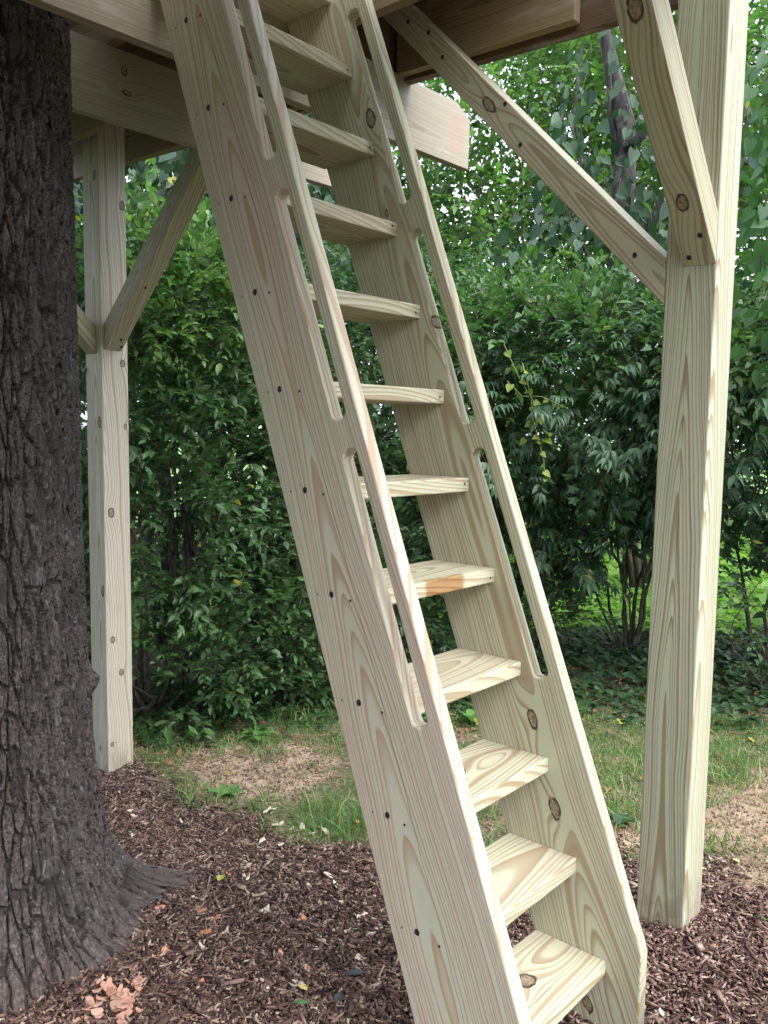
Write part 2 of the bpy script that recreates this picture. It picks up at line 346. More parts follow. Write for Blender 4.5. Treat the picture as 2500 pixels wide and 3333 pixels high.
# ------------------------------------------------------------------ the ladder
ladder = thing('ladder', 'steep pale pine ladder with wide planks, open slots as handrails and eleven steps', 'ladder', (1.62, 1.0, 0.0))
def stringer(X0, mat, extra):
    th = TH + extra
    cu = bpy.data.curves.new('stringer_curve', 'CURVE'); cu.dimensions = '2D'; cu.fill_mode = 'BOTH'
    b = 0.0042
    def loop(pts):
        sp = cu.splines.new('POLY'); sp.points.add(len(pts)-1); sp.use_cyclic_u = True
        for q, p in zip(sp.points, pts): q.co = (p[0], p[1], 0, 1)
    y_pl = 0.783; z_c = (y_pl-YF)/K
    out = [sw(y_pl, foot_z), sw(YB+K*foot_z, foot_z), (3.05, WB-WC), (3.05, WF-WC), sw(y_pl, z_c)]
    loop(out)
    for s0, s1 in ((-0.203, 0.423), (0.495, 1.067), (1.152, 1.768), (1.85, 2.42), (2.50, 2.95)):
        w0, w1 = 1.2120-WC, 1.2545-WC; R = (w1-w0)/2; m = (w0+w1)/2; Rl = 0.017
        pts = [(s1-Rl+Rl*math.sin(a), m-R*math.cos(a)) for a in np.linspace(0, math.pi, 11)]
        pts += [(s0+Rl-Rl*math.sin(a), m+R*math.cos(a)) for a in np.linspace(0, math.pi, 11)]
        loop(pts)
    cu.extrude = th/2-b; cu.bevel_depth = b; cu.bevel_resolution = 2; cu.offset = -b
    tmp = bpy.data.objects.new('tmp', cu); COL.objects.link(tmp)
    me = bpy.data.meshes.new_from_object(tmp.evaluated_get(bpy.context.evaluated_depsgraph_get()))
    bpy.data.objects.remove(tmp)
    me.name = 'stringer'; me.materials.clear(); me.materials.append(mat)
    o = link(bpy.data.objects.new('stringer', me))
    # local x = up the slope, local y = across the plank, local z = towards -X
    org = Vector((X0+TH/2, WC*ct, -WC*st+H))
    put(o, ladder, Matrix(((0, 0, -1, org.x), (st, ct, 0, org.y), (ct, -st, 0, org.z), (0, 0, 0, 1))))
    return o
strL = stringer(XL, M_str_L, 0.0); strR = stringer(XR, M_str_R, 0.0)
strL['label'] = 'left plank of the ladder, with long orange flame grain and a row of black screws'
strR['label'] = 'right plank of the ladder, with round knots between the lower steps'
tmats = {8: M_tread_k1, 10: M_tread_k2, 6: M_tread_s, 7: M_tread_p}
for i in range(-2, 11):
    z = Z0 + RISE*(10-i); y = YT + K*z
    x0, x1 = XL+TH+0.0005, XR-0.0005
    o = plank('tread', ladder, tmats.get(i, M_tread), [(x0, y, z-0.038), (x1, y, z-0.038), (x1, y+0.203, z-0.038), (x0, y+0.203, z-0.038)], (0, 0, 1), 0.038, (1, 0, 0), 0.0035)
    if i == 6: o['label'] = 'step with an orange resin stain on its front edge'
    if i == 8: o['label'] = 'step with an oval knot in its top'
    if i == 10: o['label'] = 'lowest visible step, with a dark ringed knot and a crack'
    zc = z-0.019
    yc = (1.396 + zc*st)/ct
    if i >= 0:
        screw(strL, (XL, yc, zc), (-1, 0, 0), 0.0062)
        rr = random.Random(i*7+3)
        for wq, rad, mm, key in ((1.442+rr.uniform(-.006, .006), 0.0022, M_steel, 'small'), (1.343+rr.uniform(-.012, .010), 0.0026, M_black, 'nail')):
            zq = zc - 0.006; screw(strL, (XL, (wq+zq*st)/ct, zq), (-1, 0, 0), rad, mm, key)
        if i < 7: screw(o, (x1-0.022, y, zc+rr.uniform(-.006, .006)), (0, -1, 0), 0.0024, M_black, 'nail')

# ------------------------------------------------------------------ the platform: posts, beams, braces, joists, boards
plat = thing('treehouse_platform', 'raised timber treehouse platform on square pine posts with diagonal braces', 'treehouse', (PX, PY, 0.0))
def post(x, y, z0, z1, mat):
    return plank('post', plat, mat, [(x, y, z0), (x, y+PW, z0), (x, y+PW, z1), (x, y, z1)], (1, 0, 0), PW, (0, 0, 1), 0.004, ori=(x+PW/2, y+PW/2, 0))
pR = post(PX, PY, -1.56, 2.2, M_postR); pR['label'] = 'thick post with pale flame grain at the right'
pL = post(QX, QY, -1.85, 1.52, M_postL); pL['label'] = 'post with small dark knots, seen just right of the tree trunk'
s45 = 0.0895
def brace_y(x0, ys, zs, L, sgn, slope=1.0, mat=M_brace, top=1.50):
    """4x4 brace seated on a post at y=ys, underside at zs, rising towards sgn*Y"""
    a = math.atan(slope); seat = 0.0895/math.cos(a)
    yt0 = ys + sgn*(top-zs)/slope; yt1 = ys + sgn*(top-zs-seat)/slope
    poly = [(x0, ys, zs), (x0, yt0, top), (x0, yt1, top), (x0, ys, zs+seat)]
    if sgn > 0: poly = poly[::-1]
    return plank('brace', plat, mat, poly, (1, 0, 0), 0.0895, (0, sgn*math.cos(a), math.sin(a)), 0.003)
b1 = brace_y(2.3085, PY+PW, 0.357, 1.4, 1, 1.013, M_brace_e); b1['label'] = 'diagonal brace with an eye-shaped knot, leaning away left of the right post'
b3 = brace_y(2.158, QY, 0.355, 1.4, -1, 0.95, M_brace); b3['label'] = 'brace rising right from the knotty left post'
def brace_x(y0, xs, zs, mat, slope=1.07, top=1.50):
    a = math.atan(slope); seat = 0.0895/math.cos(a)
    poly = [(xs, y0, zs), (xs, y0, zs+seat), (xs-(top-zs-seat)/slope, y0, top), (xs-(top-zs)/slope, y0, top)]
    return plank('brace', plat, mat, poly, (0, 1, 0), 0.088, (-math.cos(a), 0, math.sin(a)), 0.003)
b2 = brace_x(PY+0.0015, PX, 0.454, M_brace_k); b2['label'] = 'nearest brace, with two dark oval knots, rising left in front of the right post'
b4 = brace_x(3.665, QX, 0.339, M_brace, 1.0); b4['label'] = 'short length of brace between the tree trunk and the left post'
# b2's wide lower face carries the knots: rotate its grain frame is not needed, knots run right through
for (y, z) in ((0.872, 0.52), (0.915, 0.475)): screw(b2, (PX-(z-0.454)/1.07-0.0006, y, z), (-0.73, 0, -0.68), 0.0062, M_black, 'brs')
for yy_, zz_ in ((1.08, 0.505), (1.47, 0.885), (1.53, 1.02), (1.78, 1.225), (1.84, 1.32), (1.93, 1.38)): screw(b1, (2.3085, yy_, zz_), (-1, 0, 0), 0.0058 if zz_ > 0.6 else 0.007, M_black, 'brs')
for (x, z) in ((2.215, 0.405), (2.235, 0.375), (2.2, 0.62)): screw(b3, (x, QY-(z-0.355)/0.95-0.0006, z), (0, -0.69, -0.72), 0.0058, M_black, 'brs')
YD, YBm = 2.062, 2.640
zD, zBm, HB = 1.020, 1.030, 0.238
# main beams (2x10) crossing under the joists, both running past the side of the platform
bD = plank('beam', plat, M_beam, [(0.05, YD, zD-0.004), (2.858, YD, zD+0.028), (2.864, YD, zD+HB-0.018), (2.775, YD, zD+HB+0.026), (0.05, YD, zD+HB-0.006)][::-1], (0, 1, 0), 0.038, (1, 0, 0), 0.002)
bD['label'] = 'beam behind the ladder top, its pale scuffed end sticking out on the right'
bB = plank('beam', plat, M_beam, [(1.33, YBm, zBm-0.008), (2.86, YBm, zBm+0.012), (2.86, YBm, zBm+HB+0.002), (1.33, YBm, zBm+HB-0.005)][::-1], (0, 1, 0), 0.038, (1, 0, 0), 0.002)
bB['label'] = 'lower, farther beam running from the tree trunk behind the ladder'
zJ = 1.262
def joist(x0, y0, y1, z, h, mat, dz=0.0):
    return plank('joist', plat, mat, [(x0, y0, z), (x0, y1, z+dz), (x0, y1, z+h), (x0, y0, z+h)], (1, 0, 0), 0.038, (0, 1, 0), 0.002)
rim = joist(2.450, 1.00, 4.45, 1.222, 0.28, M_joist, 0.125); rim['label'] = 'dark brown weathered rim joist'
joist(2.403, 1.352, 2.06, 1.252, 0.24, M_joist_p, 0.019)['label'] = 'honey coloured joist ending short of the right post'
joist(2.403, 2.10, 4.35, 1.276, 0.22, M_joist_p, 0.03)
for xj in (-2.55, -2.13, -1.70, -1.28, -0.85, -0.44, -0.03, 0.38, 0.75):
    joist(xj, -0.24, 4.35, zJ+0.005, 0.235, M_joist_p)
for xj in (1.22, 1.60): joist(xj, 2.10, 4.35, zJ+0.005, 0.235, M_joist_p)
for xj in (1.16, 1.56, 1.95): joist(xj, -0.24, 1.42, zJ+0.005, 0.235, M_joist_p)  # joists of the unseen deck part added to block skylight
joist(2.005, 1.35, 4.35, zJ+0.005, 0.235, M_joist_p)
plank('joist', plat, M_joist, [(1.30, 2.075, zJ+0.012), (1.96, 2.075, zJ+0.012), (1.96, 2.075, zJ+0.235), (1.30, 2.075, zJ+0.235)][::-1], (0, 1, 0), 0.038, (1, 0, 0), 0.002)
yb = -0.25
kk = 0
while yb < 4.4:                     # deck boards, opening round ladder and trunk; unseen near part added to block skylight
    segs = [(-2.6, 2.50)]
    if yb < 2.07: segs = [(-2.6, 1.20 if yb > 1.42 else 1.99), (2.00 if yb > 1.2 else 9, 2.50)]
    elif 2.15 < yb+0.07 < 2.95: segs = [(-2.6, 0.72), (1.45, 2.50)]
    for xa, xb in segs:
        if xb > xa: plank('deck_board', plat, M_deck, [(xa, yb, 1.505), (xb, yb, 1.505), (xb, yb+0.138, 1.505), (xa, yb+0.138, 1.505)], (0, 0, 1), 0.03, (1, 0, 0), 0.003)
    yb += 0.145

# ------------------------------------------------------------------ ground
TCX, TCY = 1.105, 2.535
MULCH = np.array([(2.35, 3.95), (2.27, 3.62), (2.19, 3.23), (2.12, 2.73), (2.13, 2.47), (2.08, 2.24), (2.17, 2.01), (2.31, 1.76), (2.41, 1.57), (2.54, 1.46), (2.70, 1.38), (2.66, 1.20),
                  (2.63, 1.10), (2.84, 0.96), (2.78, 0.85), (2.62, 0.70), (2.6, 0.2), (2.4, -1.5), (-3, -1.5), (-3, 4.6), (1.2, 4.6)])
DIRTS = [np.array([(2.55, 3.52), (2.84, 3.42), (2.95, 3.02), (2.79, 2.72), (2.36, 2.62), (2.36, 2.93), (2.28, 3.10)]),
         np.array([(3.03, 1.44), (3.25, 1.38), (3.30, 1.20), (3.75, 1.20), (4.3, 0.9), (3.64, 0.85), (3.1, 0.2), (2.6, 0.3), (2.62, 0.70), (2.87, 0.95), (2.70, 1.24)])]
def inside(P, x, y):
    r = np.zeros(np.shape(x), bool); n = len(P); j = n-1
    for i in range(n):
        xi, yi, xj, yj = *P[i], *P[j]
        c = ((yi > y) != (yj > y)) & (x < (xj-xi)*(y-yi)/(yj-yi+1e-12)+xi); r ^= c; j = i
    return r
def wob(x, y, a=0.10, f=6.0):
    return x+(fbm(x*f, y*f, 3)-0.5)*2*a, y+(fbm(x*f+9, y*f+4, 8)-0.5)*2*a
def soft(P, x, y, a=0.10):
    r = 0
    for k in range(4):
        X, Y = wob(x+0.02*math.cos(k*1.6), y+0.02*math.sin(k*1.6), a); r = r+inside(P, X, Y)
    return r/4.0
def trunk_r(az, h):
    """radius of the big trunk at azimuth az and height h above the soil"""
    lob = 0.0
    for a0, w, A in ((-0.33, 0.22, 0.20), (-0.65, 0.30, 0.10), (-1.25, 0.38, 0.13), (-2.3, 0.5, 0.16), (2.6, 0.5, 0.16), (1.2, 0.5, 0.14), (0.35, 0.35, 0.06)):
        d = np.angle(np.exp(1j*(az-a0))); lob = lob + A*np.exp(-(d/w)**2)
    h = np.maximum(h, 0.0)
    return 0.272 - 0.006*h + 0.125*np.exp(-h/0.30) + (0.06+lob)*np.exp(-h/0.085) + 0.012*np.sin(3*az+1.0)

def nonuni(fine0, fine1, step, far):
    a = list(np.arange(fine0, fine1+1e-6, step)); b = fine1; s = step
    while b < far: s *= 1.22; b += s; a.append(b)
    b = fine0; s = step
    while b > -far: s *= 1.22; b -= s; a.insert(0, b)
    return np.array(a)
gxs, gys = nonuni(0.6, 5.2, 0.021, 140), nonuni(0.3, 4.6, 0.021, 140)
GX, GY = np.meshgrid(gxs, gys, indexing='ij')
mu = soft(MULCH, GX, GY, 0.14)*np.clip((fbm(GX*14, GY*14, 91)-0.12)*5, 0.5, 1); di = np.maximum(soft(DIRTS[0], GX, GY, 0.26), soft(DIRTS[1], GX, GY, 0.26))*np.clip((fbm(GX*9, GY*9, 66)-0.25)*4, 0, 1)
far = np.clip((np.hypot(GX, GY)-5)/5, 0, 1)
def height(x, y, m):
    return gz(x, y) + (fbm(x*3.0, y*3.0, 21)-0.5)*0.05 + (fbm(x*22, y*22, 31)-0.5)*(0.012+0.012*m) + 0.03*np.exp(-((np.hypot(x-TCX, y-TCY)-0.45)/0.22)**2) - 0.085*np.exp(-(((x-1.70)/0.48)**2+((y-0.82)/0.26)**2))
GZ = height(GX, GY, mu) + far*(fbm(GX*0.4, GY*0.4, 5)-0.5)*0.25
dT = np.hypot(GX-TCX, GY-TCY)
nx, ny = GX.shape
V = np.stack([GX, GY, GZ], -1).reshape(-1, 3)
idx = np.arange(nx*ny).reshape(nx, ny)
F = np.stack([idx[:-1, :-1], idx[1:, :-1], idx[1:, 1:], idx[:-1, 1:]], -1).reshape(-1, 4)
g = NT('garden_soil'); gP = g.coord()
def attr(t, n):
    a = t.n.new('ShaderNodeAttribute'); a.attribute_name = n; return a.outputs['Fac']
nz = g.noise(gP, 60, 4, 0.65); nzl = g.noise(gP, 7, 4, 0.6)
mul = g.ramp(g.noise(g.vmath('MULTIPLY', gP, (1, 1, 1)), 120, 3, 0.7), [(0.3, (0.02, 0.012, 0.010)), (0.55, (0.07, 0.042, 0.036)), (0.75, (0.15, 0.09, 0.075))])
dirt = g.mix(nz, (0.30, 0.20, 0.14), (0.50, 0.38, 0.29)); dirt = g.mix(g.smooth(nzl, 0.45, 0.7), dirt, (0.34, 0.25, 0.14))
soil = g.mix(g.smooth(nz, 0.35, 0.7), (0.12, 0.085, 0.05), (0.30, 0.21, 0.135)); soil = g.mix(g.smooth(nzl, 0.42, 0.58), soil, (0.085, 0.10, 0.04))
farc = g.mix(g.smooth(nzl, 0.3, 0.7), (0.09, 0.18, 0.04), (0.16, 0.29, 0.06))
forest_floor = g.mix(g.smooth(nz, 0.35, 0.7), (0.022, 0.017, 0.012), (0.06, 0.045, 0.03))  # dark soil of the wooded floor under the shrubs
c = g.mix(attr(g, 'litter'), soil, forest_floor); c = g.mix(attr(g, 'far'), c, farc)
c = g.mix(attr(g, 'dirt'), c, dirt); c = g.mix(attr(g, 'mulch'), c, mul)
g.set(g.bsdf.inputs['Base Color'], c); g.bsdf.inputs['Roughness'].default_value = 0.95
g.set(g.bsdf.inputs['Normal'], g.bump(nz, 0.7, 0.01))
ground = mesh_obj('ground', V, F, g.m, smooth=True); ground['kind'] = 'structure'
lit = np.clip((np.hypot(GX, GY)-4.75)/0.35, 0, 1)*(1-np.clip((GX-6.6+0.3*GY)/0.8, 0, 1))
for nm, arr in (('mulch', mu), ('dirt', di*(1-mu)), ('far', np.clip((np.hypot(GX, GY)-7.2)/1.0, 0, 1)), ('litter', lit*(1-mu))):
    a = ground.data.attributes.new(nm, 'FLOAT', 'POINT'); a.data.foreach_set('value', arr.ravel().astype(np.float32))

def inframe(x, y, z, m=250):
    d = np.stack([x, y, z-H], -1); f = d@np.array(FW)
    u = 1250+FPX*(d@np.array(RT))/np.maximum(f, 1e-3); v = 1666.5-FPX*(d@np.array(UP))/np.maximum(f, 1e-3)
    return (f > 0.1) & (u > -m) & (u < 2500+m) & (v > -m) & (v < 3333+m), u, v, f

def rotmats(yaw, pitch, roll):
    cy, sy, cp, sp, cr, sr = np.cos(yaw), np.sin(yaw), np.cos(pitch), np.sin(pitch), np.cos(roll), np.sin(roll)
    R = np.empty((len(yaw), 3, 3))
    R[:, 0, 0] = cy*cp; R[:, 0, 1] = cy*sp*sr-sy*cr; R[:, 0, 2] = cy*sp*cr+sy*sr
    R[:, 1, 0] = sy*cp; R[:, 1, 1] = sy*sp*sr+cy*cr; R[:, 1, 2] = sy*sp*cr-cy*sr
    R[:, 2, 0] = -sp; R[:, 2, 1] = cp*sr; R[:, 2, 2] = cp*cr
    return R
CUBE_F = np.array([(0, 2, 3, 1), (4, 5, 7, 6), (0, 1, 5, 4), (2, 6, 7, 3), (0, 4, 6, 2), (1, 3, 7, 5)])
def chips(n, area, lmin, lmax, wmin, wmax, tilt, lift, tmin=0.002, tmax=0.005, where=None):
    x = rng.uniform(area[0], area[1], n*6); y = rng.uniform(area[2], area[3], n*6)
    z = height(x, y, 1.0)
    ok, u, v, f = inframe(x, y, z)
    jx, jy = rng.normal(0, .055, len(x)), rng.normal(0, .055, len(x)); ok &= inside(MULCH, *wob(x+jx, y+jy, .14)) & (np.hypot(x-TCX, y-TCY) > trunk_r(np.arctan2(y-TCY, x-TCX), 0*x+0.035)-0.03)
    if where is not None: ok = inframe(x, y, z)[0] & where(x, y)
    x, y, z = x[ok][:n], y[ok][:n], z[ok][:n]; n = len(x)
    L = rng.uniform(0, 1, n)**2*(lmax-lmin)+lmin; W = np.minimum(rng.uniform(wmin, wmax, n), L*0.8); T = rng.uniform(tmin, tmax, n)
    R = rotmats(rng.uniform(0, 6.283, n), rng.normal(0, tilt, n), rng.normal(0, tilt*1.3, n))
    base = np.array([(i, j, k) for i in (-.5, .5) for j in (-.5, .5) for k in (-.5, .5)])
    B = base[None]*np.stack([L, W, T], -1)[:, None] * (1+rng.normal(0, 0.34, (n, 8, 3))); B[:, :, 1] += (L*rng.normal(0, .18, n))[:, None]*(base[:, 0]**2*4)[None]*0.5; B[:, :4, 1] += (W*rng.normal(0, .5, n))[:, None]
    Vv = np.einsum('nij,nmj->nmi', R, B) + np.stack([x, y, z+rng.uniform(0.002, lift, n)], -1)[:, None]
    Ff = (CUBE_F[None]+8*np.arange(n)[:, None, None]).reshape(-1, 4)
    return Vv.reshape(-1, 3), Ff
def chip_mat(name, stops, rough=0.85):
    t = NT(name); r = t.island()
    c = t.ramp(r, stops); nn = t.noise(t.coord(), 160, 3, 0.6)
    c = t.mix(t.math('MULTIPLY', nn, 0.5), c, (0.03, 0.018, 0.014), 'MIX')
    t.set(t.bsdf.inputs['Base Color'], c); t.bsdf.inputs['Roughness'].default_value = rough; t.bsdf.inputs['Specular IOR Level'].default_value = 0.3
    return t.m
M_mulch = chip_mat('shredded_bark', [(0.0, (0.060, 0.036, 0.032)), (0.30, (0.13, 0.074, 0.058)), (0.60, (0.22, 0.130, 0.103)), (0.80, (0.32, 0.205, 0.165)), (0.93, (0.44, 0.31, 0.24)), (1.0, (0.58, 0.45, 0.35))])
Vc, Fc = chips(46000, (0.4, 3.4, 0.2, 4.3), 0.008, 0.060, 0.002, 0.0075, 0.26, 0.018)
V2, F2 = chips(36000, (0.4, 3.4, 0.2, 4.3), 0.004, 0.016, 0.002, 0.008, 0.5, 0.022)
Vc, Fc = np.concatenate([Vc, V2]), np.concatenate([Fc, F2+len(Vc)])
V2, F2 = chips(700, (0.4, 3.4, 0.2, 4.3), 0.025, 0.065, 0.008, 0.018, 0.2, 0.022, 0.003, 0.007)
Vc, Fc = np.concatenate([Vc, V2]), np.concatenate([Fc, F2+len(Vc)])
m1 = mesh_obj('mulch', Vc, Fc, M_mulch); m1['kind'] = 'stuff'; m1['label'] = 'dark shredded bark mulch covering the ground'; m1['category'] = 'mulch'
Vc, Fc = chips(1500, (0.4, 3.4, 0.2, 4.3), 0.03, 0.10, 0.0015, 0.004, 0.18, 0.022, 0.001, 0.003)
M_frag = chip_mat('pale_bark_slivers', [(0.0, (0.10, 0.06, 0.05)), (0.7, (0.20, 0.13, 0.10)), (1.0, (0.38, 0.28, 0.20))])
m2 = mesh_obj('bark_splinters', Vc, Fc, M_frag); m2['kind'] = 'stuff'; m2['label'] = 'thin bark splinters scattered through the mulch'; m2['category'] = 'splinters'
Vc, Fc = chips(1900, (0.4, 3.2, 0.8, 4.2), 0.006, 0.022, 0.002, 0.008, 0.25, 0.022)
M_pale = chip_mat('pale_wood_chips', [(0.0, (0.45, 0.30, 0.20)), (0.5, (0.58, 0.45, 0.32)), (1.0, (0.68, 0.60, 0.46))])
m3 = mesh_obj('wood_crumbs', Vc, Fc, M_pale); m3['kind'] = 'stuff'; m3['label'] = 'small pale wood crumbs strewn over the mulch'; m3['category'] = 'wood crumbs'

def onsoil(x, y): return (inside(DIRTS[0], *wob(x, y, .3)) | inside(DIRTS[1], *wob(x, y, .3)) | (rng.random(len(x)) < 0.25)) & ~inside(MULCH, *wob(x, y)) & (np.hypot(x, y) < 4.9)
Vc, Fc = chips(9000, (2.0, 4.6, 0.3, 4.2), 0.004, 0.016, 0.003, 0.010, 0.5, 0.006, 0.003, 0.007, onsoil)
M_crumb = chip_mat('soil_crumb', [(0.0, (0.16, 0.10, 0.07)), (0.6, (0.34, 0.24, 0.17)), (1.0, (0.50, 0.40, 0.30))])
m4 = mesh_obj('soil_crumbs', Vc, Fc, M_crumb); m4['kind'] = 'stuff'; m4['label'] = 'crumbs of dry tan soil on the bare patches'; m4['category'] = 'soil crumbs'
def flake_mesh(name, seed, mat, flat=0.10):
    r = random.Random(seed); n = 9; me = bpy.data.meshes.new(name); bm = bmesh.new()
    pts = []
    for k in range(n):
        a = 2*math.pi*k/n; q = 0.5*(0.65+0.5*r.random()); pts.append((q*math.cos(a)*1.0, q*math.sin(a)*0.55))
    top = [bm.verts.new((x, y, flat*0.5 + 0.35*(x*x) + r.uniform(-.07, .07))) for x, y in pts]
    bot = [bm.verts.new((x*0.94, y*0.9, v.co.z-flat)) for (x, y), v in zip(pts, top)]
    ct_ = bm.verts.new((0, 0, flat*0.6)); cb = bm.verts.new((0, 0, -flat*0.5))
    for k in range(n):
        k2 = (k+1) % n; bm.faces.new((top[k], top[k2], ct_)); bm.faces.new((bot[k2], bot[k], cb)); bm.faces.new((bot[k], bot[k2], top[k2], top[k]))
    bm.to_mesh(me); bm.free(); me.materials.append(mat); return me
def chip_solid(name, a, b):
    t = NT(name); r = t.objrand(); c = t.mix(r, a, b)
    nn = t.noise(t.vmath('MULTIPLY', t.coord(), (6, 30, 6)), 1.5, 3); c = t.mix(t.math('MULTIPLY', nn, 0.35), c, (0.25, 0.17, 0.11))
    t.set(t.bsdf.inputs['Base Color'], c); t.bsdf.inputs['Roughness'].default_value = 0.75; return t.m
M_cream = chip_solid('cream_wood_chip', (0.74, 0.66, 0.53), (0.60, 0.50, 0.38)); M_orange = chip_solid('orange_wood_chip', (0.62, 0.30, 0.18), (0.56, 0.22, 0.11))
M_rose = chip_solid('rosy_wood_chip', (0.62, 0.38, 0.29), (0.52, 0.25, 0.17))
FL = {}
for nm, mt in (('cream', M_cream), ('orange', M_orange), ('rose', M_rose)): FL[nm] = [flake_mesh('wood_chip', 10*k+len(nm), mt) for k in range(4)]
def ground_hit(u, v):
    d = FW + RT*((u-1250.0)/FPX) - UP*((v-1666.5)/FPX)
    k = 1.0
    for _ in range(30):
        p = d*k; zt = float(gz(p.x, p.y)) - H; k *= 1+(zt/(d.z*k)-1)*0.7
    return d*k
def flake(u, v, size_px, kind, name='wood_chip', label=None, group=None, cat='wood chip'):
    p = ground_hit(u, v); s = size_px/FPX*p.length
    me = FL[kind][rngp.randrange(4)]; o = link(bpy.data.objects.new(name, me))
    z = float(height(np.array(p.x), np.array(p.y), 1.0))
    o.location = (p.x, p.y, z+0.014); tl = 0.75 if kind == 'rose' else 0.4; o.rotation_euler = (rngp.uniform(-tl, tl), rngp.uniform(-tl, tl), rngp.uniform(0, 6.28)); o.scale = (s*1.25*rngp.uniform(.8, 1.2), s*1.25*rngp.uniform(.6, 1.3), s*1.1)
    o['label'] = label; o['category'] = cat
    if group: o['group'] = group
    return o
rngp = random.Random(5)
def place(u, v):
    if v < 2720: return 'between the knotty left post and the grass' if u < 760 else 'at the grass edge left of the ladder'
    if u > 1600: return 'to the right of the ladder foot'
    if u < 620: return 'close beside the big trunk' if v < 3000 else 'under the root of the big trunk'
    if v < 2880: return 'below the tall grass tufts'
    if v < 3080: return 'level with the tip of the root' if u < 900 else 'close to the left ladder plank'
    return 'near the bottom edge, left of the ladder foot'
cream = [(596, 2683), (655, 2660), (440, 2672), (330, 2627), (640, 2745), (750, 2960), (707, 3175), (632, 2950), (915, 2985), (930, 2930), (840, 2930), (795, 2830), (800, 2795), (770, 2750), (870, 2655),
         (890, 2650), (950, 2700), (985, 2700), (1020, 2720), (560, 2780), (1175, 3010), (1010, 2905), (1095, 2910), (605, 3180), (660, 3110), (730, 3060), (990, 3155), (965, 3240), (745, 3235),
         (1130, 3040), (1005, 3195), (1080, 2875), (440, 2735), (480, 2815), (390, 2775), (905, 2690), (862, 2975), (1090, 3035), (1160, 2990), (1170, 3130), (880, 3240), (1040, 3310), (700, 3305),
         (430, 2650), (520, 2600), (1060, 2715), (1210, 3060), (560, 2870), (540, 3170), (1110, 2960), (2300, 3305), (2165, 3245), (2310, 3120), (2270, 3275), (1700, 3060), (470, 2690), (800, 2880), (660, 2790), (915, 2760), (855, 2745)]
for u, v in cream: flake(u, v, rngp.uniform(14, 32) if v < 2800 else rngp.uniform(20, 40), 'cream', label='cream wood chip on the mulch '+place(u, v), group='cream wood chips '+place(u, v))
orange = [(655, 2985), (665, 3060), (532, 3135), (522, 3005), (910, 3135), (755, 2960), (1010, 3175), (650, 3220), (745, 2863), (440, 3190), (505, 3155), (700, 3010), (2310, 3080), (980, 3010), (590, 3195)]
for u, v in orange: flake(u, v, rngp.uniform(26, 44), 'orange', label='orange wood chip on the mulch '+place(u, v), group='orange wood chips '+place(u, v))
for k in range(64):
    u = 250+rngp.random()**0.8*210; v = 3235+rngp.random()*130
    if u < 300 and v < 3290: continue
    flake(u, v, rngp.uniform(18, 46), 'rose', label='rosy wood chip in the heap at the foot of the trunk', group='rosy wood chips heaped by the trunk').location.z += rngp.uniform(-0.004, 0.03)

# ------------------------------------------------------------------ leaves
def leaf_template(kind):
    if kind == 'ovate':
        V = [(0, 0, 0), (.30, .25, .05), (.30, 0, -.01), (.30, -.25, .05), (.68, .20, .02), (.66, 0, -.05), (.68, -.20, .02), (1, 0, -.16)]
        F = [(0, 2, 1), (0, 3, 2), (1, 2, 5), (1, 5, 4), (2, 3, 6), (2, 6, 5), (4, 5, 7), (5, 6, 7)]
    elif kind == 'lance':
        V = [(0, 0, 0), (.35, .16, .04), (.38, 0, 0), (.35, -.16, .04), (.72, .12, -.04), (.70, 0, -.09), (.72, -.12, -.04), (1, 0, -.26)]
        F = [(0, 2, 1), (0, 3, 2), (1, 2, 5), (1, 5, 4), (2, 3, 6), (2, 6, 5), (4, 5, 7), (5, 6, 7)]
    elif kind == 'heart':
        V = [(0, 0, 0), (-.14, .26, .04), (.10, .47, .06), (.45, .38, .03), (.76, .17, -.03), (1, 0, -.10), (.76, -.17, -.03), (.45, -.38, .03), (.10, -.47, .06), (-.14, -.26, .04), (.42, 0, -.05)]
        F = [(0, 1, 2), (0, 2, 10), (10, 2, 3), (10, 3, 4), (10, 4, 5), (10, 5, 6), (10, 6, 7), (10, 7, 8), (0, 10, 8), (0, 8, 9)]
        F = [tuple(reversed(f)) for f in F]
    elif kind == 'ivy':
        V = [(0, 0, 0), (.05, .42, .03), (.36, .24, .04), (.55, .34, .0), (1, 0, -.06), (.55, -.34, .0), (.36, -.24, .04), (.05, -.42, .03), (.45, 0, -.02)]
        F = [(0, 8, 2), (0, 2, 1), (8, 3, 2), (8, 4, 3), (8, 5, 4), (8, 6, 5), (0, 6, 8), (0, 7, 6)]
    V = np.array(V, float)
    return V, np.array(F), np.stack([V[:, 0], V[:, 1]+0.5], -1)
TPL = {k: leaf_template(k) for k in ('ovate', 'lance', 'heart', 'ivy')}
